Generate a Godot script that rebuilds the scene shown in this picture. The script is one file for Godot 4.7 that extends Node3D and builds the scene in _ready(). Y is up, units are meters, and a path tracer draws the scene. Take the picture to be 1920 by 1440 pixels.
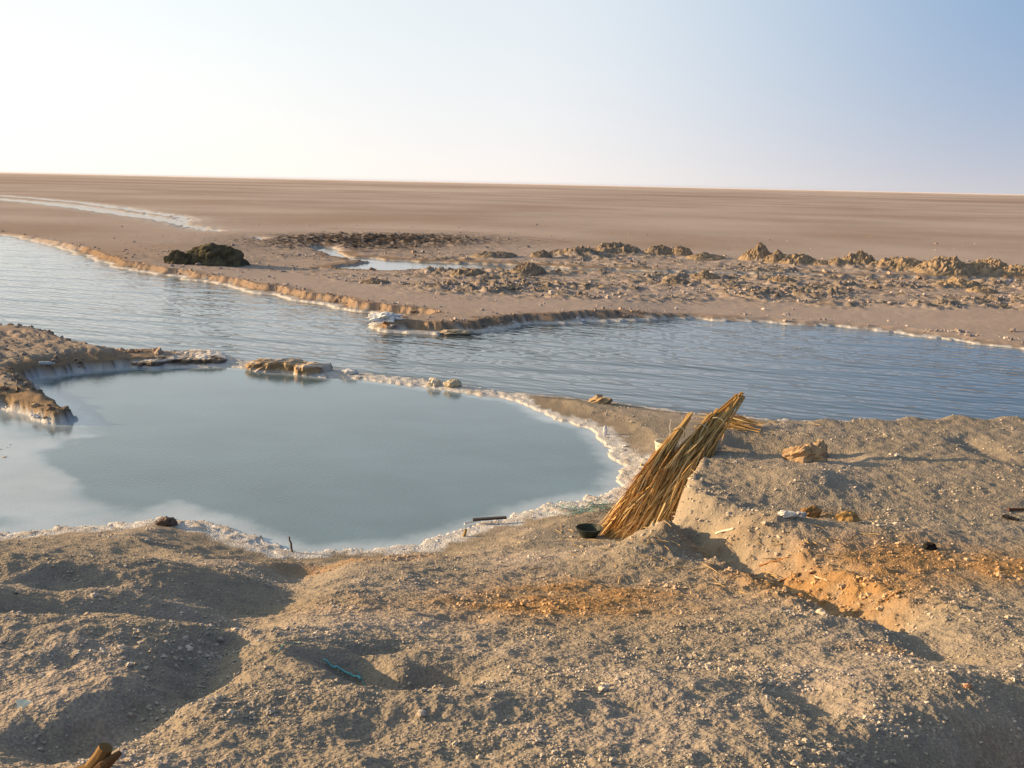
extends Node3D
# A salt lake shore: tan mounds in front, two brine pools, a rippled channel, a bare plain to the horizon.

const EXPOSURE := 2.2
const NC := 744          # columns of the ground sheet, all the way round
const NR := 1148         # rings, from 1.2 m to 15 km
const CC := NC / 4
const CR := NR / 4
const NF := 12           # smooth fields worked out on every fourth ring and column
enum {LAND, RIV, POO, CHA, STR, STAIN, ROUGH, SALTW, CLIFF, SHAL, DARK, PLAT}

var RIVER: Array = [Vector2(-51.07, -73.43), Vector2(-33.78, -69.66), Vector2(-29.01, -63.74), Vector2(-25.05, -58.21), Vector2(-21.95, -53.48), Vector2(-18.41, -47.73), Vector2(-16.25, -45.04), Vector2(-14.27, -43.15), Vector2(-11.50, -40.29), Vector2(-9.38, -37.51), Vector2(-7.67, -35.73), Vector2(-6.28, -34.07), Vector2(-5.03, -32.69), Vector2(-3.91, -31.67), Vector2(-2.95, -30.94), Vector2(-3.43, -30.25), Vector2(-3.91, -29.47), Vector2(-3.88, -28.70), Vector2(-3.32, -28.05), Vector2(-2.30, -27.80), Vector2(-1.59, -27.81), Vector2(-0.62, -28.89), Vector2(0.58, -30.21), Vector2(1.85, -31.02), Vector2(3.84, -31.85), Vector2(5.36, -32.24), Vector2(6.84, -32.23), Vector2(8.35, -31.73), Vector2(9.78, -31.12), Vector2(11.03, -30.17), Vector2(12.07, -28.96), Vector2(12.87, -28.10), Vector2(13.92, -27.32), Vector2(19.45, -24.68), Vector2(14.86, -18.66), Vector2(8.81, -18.08), Vector2(5.08, -18.14), Vector2(4.45, -18.24), Vector2(4.12, -18.47), Vector2(3.56, -18.55), Vector2(2.83, -18.79), Vector2(2.19, -19.20), Vector2(1.42, -19.61), Vector2(0.62, -19.93), Vector2(-0.10, -20.11), Vector2(-0.85, -20.57), Vector2(-1.75, -21.28), Vector2(-2.68, -21.72), Vector2(-3.38, -21.88), Vector2(-3.88, -22.21), Vector2(-4.68, -22.78), Vector2(-5.71, -22.93), Vector2(-6.30, -23.14), Vector2(-6.53, -23.55), Vector2(-7.81, -24.14), Vector2(-8.60, -23.42), Vector2(-9.17, -23.49), Vector2(-10.07, -24.23), Vector2(-11.27, -25.58), Vector2(-11.96, -25.94), Vector2(-12.87, -26.18), Vector2(-15.73, -26.50), Vector2(-20.98, -27.74)]
var POOL: Array = [Vector2(-9.52, -20.42), Vector2(-9.21, -20.80), Vector2(-8.81, -21.40), Vector2(-8.18, -21.93), Vector2(-7.15, -22.06), Vector2(-6.08, -22.33), Vector2(-5.52, -22.14), Vector2(-4.69, -21.72), Vector2(-3.82, -21.33), Vector2(-3.05, -21.18), Vector2(-2.13, -20.71), Vector2(-1.36, -20.29), Vector2(-0.61, -19.79), Vector2(-0.10, -19.64), Vector2(0.30, -18.90), Vector2(0.58, -18.21), Vector2(0.71, -17.92), Vector2(1.06, -17.54), Vector2(1.27, -17.24), Vector2(1.45, -16.68), Vector2(1.51, -15.92), Vector2(1.54, -15.27), Vector2(1.61, -14.82), Vector2(1.52, -14.25), Vector2(1.40, -13.71), Vector2(1.22, -13.33), Vector2(0.86, -13.11), Vector2(0.30, -12.69), Vector2(-0.09, -12.30), Vector2(-0.47, -11.91), Vector2(-0.81, -11.50), Vector2(-1.03, -11.22), Vector2(-1.49, -11.09), Vector2(-1.94, -10.99), Vector2(-2.22, -10.94), Vector2(-2.49, -11.11), Vector2(-2.85, -11.37), Vector2(-3.16, -11.63), Vector2(-3.46, -11.80), Vector2(-3.75, -11.96), Vector2(-4.08, -12.00), Vector2(-4.42, -11.87), Vector2(-4.67, -11.72), Vector2(-5.07, -11.63), Vector2(-5.33, -11.52), Vector2(-5.74, -11.36), Vector2(-7.93, -11.04), Vector2(-12.44, -16.42), Vector2(-9.79, -17.85), Vector2(-8.78, -17.69), Vector2(-8.16, -17.33), Vector2(-7.66, -16.81), Vector2(-7.33, -16.65), Vector2(-7.06, -16.83), Vector2(-7.70, -17.72), Vector2(-8.25, -18.47), Vector2(-8.68, -19.01), Vector2(-9.06, -19.69)]
var CHANNEL: Array = [Vector2(-11.94, -62.43), Vector2(-10.84, -63.35), Vector2(-9.63, -58.84), Vector2(-8.69, -55.69), Vector2(-7.38, -55.29), Vector2(-6.09, -53.75), Vector2(-3.63, -53.38), Vector2(-0.13, -52.95), Vector2(3.50, -51.26), Vector2(8.57, -50.72), Vector2(13.63, -50.50), Vector2(18.76, -50.61), Vector2(24.19, -50.21), Vector2(35.33, -48.79), Vector2(34.30, -47.34), Vector2(23.46, -48.67), Vector2(18.14, -48.89), Vector2(13.30, -49.25), Vector2(8.32, -49.15), Vector2(4.59, -49.07), Vector2(0.87, -48.70), Vector2(-0.36, -48.97), Vector2(-2.08, -48.82), Vector2(-4.01, -48.31), Vector2(-5.86, -47.52), Vector2(-7.52, -47.37), Vector2(-8.34, -48.66), Vector2(-7.24, -52.31), Vector2(-8.16, -53.13), Vector2(-9.42, -55.87), Vector2(-10.98, -59.78)]
var STREAM_A: Array = [Vector2(-125.9, -216.4), Vector2(-90.7, -188.0), Vector2(-76.0, -170.7), Vector2(-62.6, -153.4), Vector2(-51.5, -136.2), Vector2(-42.0, -120.6), Vector2(-35.1, -109.4), Vector2(-31.4, -102.0), Vector2(-28.8, -91.2), Vector2(-24.5, -82.6), Vector2(-22.6, -79.8)]
var STREAM_B: Array = [Vector2(-111.2, -191.0), Vector2(-78.1, -161.8), Vector2(-66.3, -148.8), Vector2(-53.5, -131.1), Vector2(-42.2, -113.8), Vector2(-33.5, -100.5), Vector2(-29.7, -93.2)]
var POND: Array = [Vector2(-18.3, -73.6), Vector2(-17.0, -72.7), Vector2(-16.4, -68.8)]
var SHALLOW: Array = [Vector2(-12.43, -17.66), Vector2(-8.78, -17.69), Vector2(-7.33, -16.65), Vector2(-7.20, -16.86), Vector2(-6.36, -15.72), Vector2(-5.06, -13.86), Vector2(-4.32, -12.92), Vector2(-3.88, -12.18), Vector2(-3.31, -11.71), Vector2(-5.70, -11.27), Vector2(-7.93, -11.04)]
var PENINSULA: Array = [Vector2(-16.85, -26.13), Vector2(-12.70, -25.83), Vector2(-11.72, -25.43), Vector2(-10.99, -24.92), Vector2(-9.57, -23.29), Vector2(-8.51, -22.85), Vector2(-8.35, -22.31), Vector2(-8.98, -21.83), Vector2(-9.36, -21.03), Vector2(-9.54, -20.24), Vector2(-8.69, -18.91), Vector2(-7.78, -17.71), Vector2(-7.19, -16.94), Vector2(-7.48, -16.79), Vector2(-8.08, -17.34), Vector2(-8.91, -17.94), Vector2(-11.84, -18.18)]
var PLATEAU: Array = [Vector2(1.19, -8.64), Vector2(1.46, -9.77), Vector2(2.27, -12.36), Vector2(2.61, -13.39), Vector2(3.15, -13.95), Vector2(4.44, -14.28), Vector2(5.58, -14.57), Vector2(7.40, -14.76), Vector2(11.20, -15.07), Vector2(14.00, -5.00), Vector2(2.38, -5.31), Vector2(2.40, -6.49), Vector2(2.22, -7.87), Vector2(1.74, -9.46)]
# [points, half width, depth]
var GULLIES: Array = [[[Vector2(-1.85, -8.98), Vector2(-1.60, -7.56), Vector2(-1.58, -6.92), Vector2(-1.54, -5.97), Vector2(-1.52, -5.31)], 0.36, 0.17],
	[[Vector2(-2.29, -4.76), Vector2(-2.24, -5.06), Vector2(-2.04, -5.25), Vector2(-1.74, -5.20)], 0.28, 0.16],
	[[Vector2(-2.60, -5.82), Vector2(-2.40, -5.96), Vector2(-2.06, -5.90)], 0.25, 0.1],
	[[Vector2(-1.29, -4.60), Vector2(-1.27, -4.25), Vector2(-1.21, -3.95), Vector2(-1.24, -3.68), Vector2(-1.33, -3.38), Vector2(-1.46, -3.21)], 0.13, 0.1],
	[[Vector2(-0.70, -4.34), Vector2(-0.46, -4.07), Vector2(-0.29, -4.24)], 0.17, 0.15],
	[[Vector2(-0.66, -4.68), Vector2(-0.56, -4.75)], 0.09, 0.06],
	[[Vector2(-0.30, -5.82), Vector2(-0.22, -5.87)], 0.12, 0.07],
	[[Vector2(1.54, -10.48), Vector2(1.73, -9.37), Vector2(2.01, -8.43), Vector2(2.20, -7.81), Vector2(2.32, -7.14), Vector2(2.38, -6.45)], 0.22, 0.2],
	[[Vector2(1.67, -3.31), Vector2(2.02, -3.64), Vector2(2.45, -3.89)], 0.33, 0.32],
	[[Vector2(-3.96, -7.64), Vector2(-3.98, -8.77), Vector2(-3.54, -9.23)], 0.5, 0.09],
	[[Vector2(1.27, -4.24), Vector2(1.31, -4.05)], 0.15, 0.07],
	[[Vector2(2.38, -6.45), Vector2(2.37, -5.87), Vector2(2.36, -5.19)], 0.2, 0.09],
	[[Vector2(5.75, -12.97), Vector2(5.78, -12.13), Vector2(6.17, -11.63)], 0.18, 0.07],
	[[Vector2(2.95, -12.62), Vector2(3.43, -12.42), Vector2(3.87, -12.15)], 0.28, 0.13],
	[[Vector2(4.60, -14.76), Vector2(5.16, -14.46)], 0.25, 0.08],
	[[Vector2(-3.14, -5.55), Vector2(-2.65, -5.52)], 0.4, 0.12]]
# [centre, reach across, reach away, height]
var BUMPS: Array = [[Vector2(-3.25, -5.01), 2.0, 1.5, 0.34], [Vector2(1.08, -8.91), 1.1, 1.0, 0.13], [Vector2(1.57, -9.65), 0.6, 0.6, 0.04], [Vector2(-2.52, -6.72), 1.1, 0.8, 0.12], [Vector2(-2.96, -6.19), 0.8, 0.7, 0.08], [Vector2(-1.78, -4.25), 0.5, 0.3, 0.08], [Vector2(-1.32, -7.46), 0.7, 0.8, 0.1], [Vector2(-0.92, -4.34), 0.3, 0.22, 0.06], [Vector2(-0.72, -4.05), 0.25, 0.2, 0.05], [Vector2(-0.95, -3.63), 0.6, 0.22, 0.05], [Vector2(3.06, -10.74), 0.5, 0.5, 0.12], [Vector2(2.14, -9.09), 0.6, 0.25, 0.12], [Vector2(3.23, -8.90), 0.9, 0.4, 0.1], [Vector2(1.72, -5.82), 0.8, 0.25, 0.08], [Vector2(-3.52, -10.31), 0.3, 0.15, 0.1], [Vector2(0.09, -10.50), 0.4, 0.15, 0.08], [Vector2(1.84, -4.51), 0.35, 0.3, 0.05], [Vector2(-0.10, -3.77), 0.4, 0.25, 0.05], [Vector2(0.67, -4.08), 0.6, 0.3, 0.05]]
var STAINS: Array = [[Vector2(0.50, -6.80), 0.7, 0.95, 1.15], [Vector2(0.13, -6.41), 0.55, 0.3, 0.75], [Vector2(1.08, -7.27), 0.5, 0.3, 0.45], [Vector2(2.43, -7.15), 0.6, 0.7, 1.0], [Vector2(3.42, -8.09), 1.1, 0.6, 0.85], [Vector2(3.83, -7.76), 0.8, 0.5, 0.7], [Vector2(2.18, -7.79), 0.5, 0.5, 0.7], [Vector2(3.09, -9.54), 0.35, 0.15, 0.9], [Vector2(1.64, -8.96), 0.5, 0.3, 0.6], [Vector2(-1.69, -9.01), 0.6, 0.2, 0.6], [Vector2(-0.94, -9.16), 0.7, 0.25, 0.35], [Vector2(2.08, -5.19), 0.3, 0.15, 0.5], [Vector2(-0.82, -6.07), 0.6, 0.4, 0.3], [Vector2(3.40, -12.04), 0.3, 0.2, 0.6]]
var SALTY: Array = [[[Vector2(-1.14, -11.12), Vector2(-0.64, -11.61), Vector2(-0.03, -11.94), Vector2(0.69, -12.50)], 0.3], [[Vector2(0.69, -12.50), Vector2(1.26, -12.98), Vector2(1.72, -13.74)], 0.5], [[Vector2(1.68, -13.99), Vector2(1.94, -15.00)], 0.5], [[Vector2(1.65, -15.60), Vector2(1.50, -16.80), Vector2(0.93, -17.73)], 0.25], [[Vector2(-6.85, -11.20), Vector2(-5.43, -11.48), Vector2(-4.63, -11.78), Vector2(-4.10, -12.06), Vector2(-3.47, -11.86), Vector2(-2.58, -11.21)], 0.5], [[Vector2(-3.87, -21.63), Vector2(-2.64, -21.35), Vector2(-1.38, -20.68), Vector2(-0.10, -19.85)], 0.5], [[Vector2(-6.23, -22.86), Vector2(-5.56, -22.53)], 0.5]]
var TRACK: Array = [Vector2(-14.4, -87.8), Vector2(-9.7, -86.0), Vector2(-4.9, -83.5), Vector2(-0.6, -77.6), Vector2(2.8, -71.1)]
var HEAP_LINE: Array = [Vector2(-2.63, -55.01), Vector2(1.26, -55.84), Vector2(5.43, -58.47), Vector2(9.10, -57.49), Vector2(12.76, -55.79), Vector2(15.63, -54.01), Vector2(19.49, -52.67), Vector2(23.18, -52.02), Vector2(26.79, -51.39)]
# [place, width, height]
var MOUNDS: Array = [[Vector2(-1.1, -55.9), 1.70, 0.37], [Vector2(1.4, -55.9), 0.79, 0.42], [Vector2(3.3, -57.8), 1.61, 0.38], [Vector2(5.5, -58.9), 2.14, 0.66], [Vector2(8.0, -58.4), 1.36, 0.53], [Vector2(9.1, -57.9), 0.88, 0.53], [Vector2(10.2, -56.6), 1.43, 0.29], [Vector2(12.9, -56.2), 1.36, 0.97], [Vector2(13.7, -55.3), 1.12, 0.61], [Vector2(14.6, -55.2), 1.67, 0.56], [Vector2(15.9, -54.4), 1.10, 0.25], [Vector2(16.6, -54.3), 1.10, 0.38], [Vector2(17.8, -55.0), 1.56, 0.83], [Vector2(19.5, -53.3), 2.26, 0.65], [Vector2(21.1, -52.1), 2.37, 0.90], [Vector2(23.4, -52.4), 2.12, 0.79], [Vector2(24.4, -51.4), 1.14, 0.52], [Vector2(26.0, -51.8), 1.57, 0.63], [Vector2(0.6, -46.3), 1.08, 0.52], [Vector2(8.3, -45.8), 0.83, 0.32], [Vector2(11.4, -45.0), 0.82, 0.27], [Vector2(-1.9, -43.5), 1.01, 0.31], [Vector2(-5.2, -39.2), 0.79, 0.20], [Vector2(18.1, -43.4), 1.32, 0.35], [Vector2(18.1, -40.8), 0.83, 0.25], [Vector2(6.3, -41.2), 0.83, 0.25], [Vector2(2.4, -59.7), 0.60, 0.24]]
var RIDGES: Array = [[0.0, 2.35], [2.5, 2.3], [4.0, 1.95], [6.0, 1.42], [8.0, 0.92], [10.0, 0.42], [11.0, 0.2], [13.0, 0.14], [20.0, 0.14], [26.0, 0.26], [20000.0, 0.26]]
var TABLELAND: Array = [[0.0, 2.35], [3.0, 2.2], [5.0, 1.7], [7.0, 1.24], [9.0, 0.98], [11.0, 0.97], [13.0, 0.95], [40.0, 0.92]]

var angle := PackedFloat32Array()
var ring := PackedFloat32Array()
var field: Array = []
var height := PackedFloat32Array()
var wetness := PackedFloat32Array()   # which water: 0 none, 1 river, 2 pool, 3 channel, 4 stream
var tint := PackedColorArray()
var used := {}
var n_lump := FastNoiseLite.new()
var n_clod := FastNoiseLite.new()
var n_tone := FastNoiseLite.new()
var n_ridge := FastNoiseLite.new()
var rng := RandomNumberGenerator.new()


# ------------------------------------------------------------------ helpers
func numbered(called: String) -> String:
	var n: int = used.get(called, 0)
	used[called] = n + 1
	return called if n == 0 else "%s_%03d" % [called, n]


func tag(o: Node, label: String, category: String, group := "") -> void:
	o.set_meta("label", label)
	o.set_meta("category", category)
	if group:
		o.set_meta("group", group)


func thing(called: String, label: String, category: String, at: Vector3, turn := 0.0, group := "") -> Node3D:
	var o := Node3D.new()
	o.name = numbered(called)
	add_child(o)
	o.position = at
	o.rotation.y = turn
	tag(o, label, category, group)
	return o


func solid(called: String, m: Mesh, mat: Material, parent: Node = null, at := Vector3.ZERO) -> MeshInstance3D:
	var o := MeshInstance3D.new()
	o.name = numbered(called) if parent == null else called
	o.mesh = m
	o.material_override = mat
	o.position = at
	if parent == null:
		add_child(o)
	else:
		parent.add_child(o, true)
	return o


func structure(called: String, m: Mesh, mat: Material) -> MeshInstance3D:
	var o := solid(called, m, mat)
	o.set_meta("kind", "structure")
	return o


func grown(t: Array, x: float) -> float:
	for i in range(1, t.size()):
		if x < t[i][0]:
			var f: float = (x - t[i - 1][0]) / (t[i][0] - t[i - 1][0])
			return lerpf(t[i - 1][1], t[i][1], f)
	return t[t.size() - 1][1]


func off_line(p: Vector2, pts: PackedVector2Array, closed: bool) -> float:
	var best := 1e12
	var n := pts.size()
	for i in range(0 if closed else 1, n):
		var a := pts[i - 1 if i > 0 else n - 1]
		var ab := pts[i] - a
		var ap := p - a
		var t := clampf(ap.dot(ab) / ab.length_squared(), 0.0, 1.0)
		best = minf(best, (ap - ab * t).length_squared())
	return sqrt(best)


func inside(p: Vector2, pts: PackedVector2Array) -> float:   # signed distance, negative inside
	var d := off_line(p, pts, true)
	return -d if Geometry2D.is_point_in_polygon(p, pts) else d


func matte(color: Color, rough := 1.0) -> StandardMaterial3D:
	var m := StandardMaterial3D.new()
	m.albedo_color = color.linear_to_srgb()
	m.roughness = rough
	m.metallic_specular = 0.25
	return m


func tinted(rough := 1.0) -> StandardMaterial3D:
	var m := matte(Color.WHITE, rough)
	m.vertex_color_use_as_albedo = true
	return m


# ------------------------------------------------------------------ sky
func sky_color(e: float, gamma: float) -> Color:
	var at := [0.0, 12.0, 30.0, 50.0, 75.0, 100.0, 130.0, 180.0]
	var low := [Color(3.2, 2.7, 2.0), Color(2.2, 1.9, 1.5), Color(1.55, 1.42, 1.2), Color(1.2, 1.12, 0.97), Color(1.0, 0.93, 0.88), Color(0.61, 0.605, 0.65), Color(0.44, 0.45, 0.56), Color(0.44, 0.44, 0.54)]
	var high := [Color(2.8, 2.6, 2.2), Color(1.9, 1.85, 1.75), Color(1.3, 1.36, 1.36), Color(0.95, 1.06, 1.12), Color(0.78, 0.9, 0.99), Color(0.19, 0.4, 0.69), Color(0.08, 0.19, 0.5), Color(0.1, 0.2, 0.48)]
	var i := 0
	while i < 6 and gamma > at[i + 1]:
		i += 1
	var f: float = clampf((gamma - at[i]) / (at[i + 1] - at[i]), 0.0, 1.0)
	f = lerpf(f, f * f * (3.0 - 2.0 * f), 0.5)
	var lo: Color = low[i].lerp(low[i + 1], f)
	var hi: Color = high[i].lerp(high[i + 1], f)
	hi = hi * lerpf(1.0, 0.5, sin(deg_to_rad(maxf(e, 0.0))))
	return hi.lerp(lo, exp(-absf(e) / 6.5))


func sky_picture(sun: Vector3) -> Image:
	var w := 512
	var h := 256
	var im := Image.create(w + 16, h, false, Image.FORMAT_RGBF)
	for y in h:
		var e := 90.0 - (y + 0.5) / h * 180.0
		var se := sin(deg_to_rad(e))
		var ce := cos(deg_to_rad(e))
		for x in w + 16:
			var a := (x - 8 + 0.5) / w * TAU
			var d := Vector3(sin(a) * ce, se, -cos(a) * ce)
			var c := sky_color(e if e > 0.0 else -e * 0.2, rad_to_deg(acos(clampf(d.dot(sun), -1.0, 1.0))))
			im.set_pixel(x, y, Color(c.r, c.g, c.b) * (1.0 / EXPOSURE))
	im.resize(2112, 1024, Image.INTERPOLATE_CUBIC)
	return im.get_region(Rect2i(32, 0, 2048, 1024))


# ------------------------------------------------------------------ ground
func lay_grid() -> void:
	for j in NC + 1:
		var a := 0.0
		var s := absf(j - 372.0)
		a = (0.12 * s if s <= 300.0 else 36.0 + 0.4 * (s - 300.0) if s <= 340.0 else 52.0 + 4.0 * (s - 340.0)) * signf(j - 372.0)
		angle.append(deg_to_rad(a))
	for i in NR + 1:
		if i <= 480:
			ring.append(1.2 * exp(0.004 * i))
		elif i <= 916:
			ring.append(1.2 * exp(1.92 + 0.006 * (i - 480)))
		elif i <= 1028:
			ring.append(1.2 * exp(4.536 + 0.012 * (i - 916)))
		else:
			ring.append(1.2 * exp(5.88 + 0.03 * (i - 1028)))


func cell_of(x: float, z: float) -> Vector2:   # fractional (ring, column)
	var l := log(maxf(sqrt(x * x + z * z), 1.2) / 1.2)
	var i := l / 0.004 if l <= 1.92 else 480.0 + (l - 1.92) / 0.006 if l <= 4.536 else 916.0 + (l - 4.536) / 0.012 if l <= 5.88 else 1028.0 + (l - 5.88) / 0.03
	var a := rad_to_deg(atan2(x, -z))
	var b := absf(a)
	var j := 372.0 + signf(a) * (b / 0.12 if b <= 36.0 else 300.0 + (b - 36.0) / 0.4 if b <= 52.0 else 340.0 + (b - 52.0) / 4.0)
	return Vector2(minf(i, NR - 0.01), clampf(j, 0.0, NC - 0.01))


func ground_y(x: float, z: float) -> float:
	var c := cell_of(x, z)
	var i := int(c.x)
	var j := int(c.y)
	var k := i * (NC + 1) + j
	return lerpf(lerpf(height[k], height[k + 1], c.y - j), lerpf(height[k + NC + 1], height[k + NC + 2], c.y - j), c.x - i)


func ground_tint(x: float, z: float) -> Color:
	var c := cell_of(x, z)
	return tint[roundi(c.x) * (NC + 1) + roundi(c.y)]


func on_ground(x: float, z: float, up := 0.0) -> Vector3:
	return Vector3(x, ground_y(x, z) + up, z)


func bump_at(p: Vector2, b: Array) -> float:
	var q: Vector2 = (p - b[0]) / Vector2(b[1], b[2])
	var s := q.length_squared()
	return b[3] * exp(-s) if s < 9.0 else 0.0


func work_out_fields() -> void:
	var river := PackedVector2Array(RIVER)
	var pool := PackedVector2Array(POOL)
	var channel := PackedVector2Array(CHANNEL)
	var sa := PackedVector2Array(STREAM_A)
	var sb := PackedVector2Array(STREAM_B)
	var pond := PackedVector2Array(POND)
	var shallow := PackedVector2Array(SHALLOW)
	var penin := PackedVector2Array(PENINSULA)
	var plateau := PackedVector2Array(PLATEAU)
	var heap_line := PackedVector2Array(HEAP_LINE)
	var gullies := []
	for g in GULLIES:
		gullies.append([PackedVector2Array(g[0]), g[1], g[2]])
	var salty := []
	for g in SALTY:
		salty.append([PackedVector2Array(g[0]), g[1]])
	for k in NF:
		var f := PackedFloat32Array()
		f.resize((CR + 1) * (CC + 1))
		field.append(f)
	for ci in CR + 1:
		var r := ring[ci * 4]
		for cj in CC + 1:
			var a := angle[cj * 4]
			var p := Vector2(sin(a) * r, -cos(a) * r)
			var k := ci * (CC + 1) + cj
			var front := p.y < 0.0 and absf(a) < 1.2
			var away := -p.y
			field[RIV][k] = inside(p, river) if front and r < 180.0 else 60.0
			field[POO][k] = inside(p, pool) if front and r < 36.0 else 30.0
			field[CHA][k] = minf(inside(p, channel), inside(p, pond)) if front and r > 30.0 and r < 160.0 else 60.0
			field[STR][k] = minf(off_line(p, sa, false) - 0.3 - r * 0.004, off_line(p, sb, false) - r * 0.007) if front and r > 60.0 and r < 420.0 else 200.0
			var sp := 50.0
			if front and r < 24.0:
				sp = inside(p, plateau)
			elif p.x > 0.0 and away > -3.0 and r < 24.0:
				sp = -4.0
			var soft := lerpf(0.7, 0.13, smoothstep(8.5, 10.8, away))
			soft = lerpf(soft, 0.3, smoothstep(13.0, 13.8, away))
			var m := smoothstep(soft, -soft, sp)
			field[PLAT][k] = m
			var pen := 0.0
			var far_d: float = field[RIV][k]
			var h := lerpf(grown(RIDGES, away), grown(TABLELAND, away), m)
			if p.y > 0.0:
				h = lerpf(2.35, 0.26, smoothstep(3.0, 30.0, r))
			elif absf(p.x) > 20.0 and away < 25.0:
				h = lerpf(h, 0.26, smoothstep(20.0, 45.0, absf(p.x)))
			if away > 12.0 and away < 30.0:
				var dp := inside(p, penin)
				pen = smoothstep(1.2, 0.6, dp)
				h += 0.17 * smoothstep(0.1, -0.45, dp)
			if r < 22.0:
				for b in BUMPS:
					h += bump_at(p, b)
				for g in gullies:
					var d: float = off_line(p, g[0], false) / g[1]
					if d < 3.0:
						h -= g[2] * exp(-d * d)
			if away > 24.0 and away < 60.0:
				h = lerpf(h, 0.10, smoothstep(7.0, 1.5, far_d) * smoothstep(2.5, 6.0, p.x) * smoothstep(22.0, 16.0, p.x))
			h = lerpf(h, 0.09, smoothstep(9.0, 2.0, field[CHA][k]))
			h = lerpf(h, 0.06, smoothstep(26.0, 6.0, field[STR][k]))
			field[LAND][k] = h
			var s := 0.0
			if r < 22.0:
				for b in STAINS:
					s += bump_at(p, b)
			field[STAIN][k] = s
			# dug-over strip along the far bank, and the mud beside the pond
			var rubble := 0.0
			if away > 26.0 and away < 120.0:
				var along := smoothstep(-14.0, -3.0, p.x)
				rubble = along * smoothstep(2.0, 6.0, far_d) * smoothstep(-1.0, 0.6, field[CHA][k]) * (1.0 if field[CHA][k] < 14.0 else 0.0) * smoothstep(62.0, 50.0, away)
				rubble = maxf(rubble, 0.45 * exp(-pow((p - Vector2(-14.0, -51.0)).length() / 6.0, 2.0)))
			if away > 40.0 and away < 80.0:
				var rd := off_line(p, heap_line, false)
				h += 0.14 * exp(-rd * rd / 1.4) * smoothstep(-4.0, 0.0, p.x)
				field[LAND][k] = h
				rubble = maxf(rubble, 1.3 * exp(-rd * rd / 2.6) * smoothstep(-4.0, 0.0, p.x))
			if away > 26.0:
				rubble *= clampf(0.8 + 2.4 * n_tone.get_noise_2d(p.x * 0.3, p.y * 0.7), 0.2, 1.6)
			elif r < 16.0:
				var dd := off_line(p, gullies[7][0], false)
				rubble = 0.5 * exp(-dd * dd / 0.3)
			field[ROUGH][k] = rubble
			field[DARK][k] = bump_at(p, [Vector2(-9.5, -70.0), 7.5, 9.0, 1.3]) * smoothstep(0.0, 0.8, field[CHA][k])
			var sw := 0.2
			if away > 26.0:
				sw = 0.36 - 0.2 * smoothstep(3.0, 9.0, p.x)
			elif away < 13.5:
				sw = 0.12
			if r < 30.0:
				for g in salty:
					var d2: float = off_line(p, g[0], false)
					sw = maxf(sw, g[1] * 1.7 * exp(-d2 * d2 / 0.5))
			field[SALTW][k] = sw
			var cl := 0.0
			if away > 26.0:
				cl = 1.0 - 0.75 * smoothstep(4.0, 9.0, p.x) * smoothstep(17.0, 12.0, p.x)
			field[CLIFF][k] = maxf(cl, pen)
			field[SHAL][k] = smoothstep(1.0, -1.2, inside(p, shallow)) if front and r < 40.0 and r > 8.0 else 0.0


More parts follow.
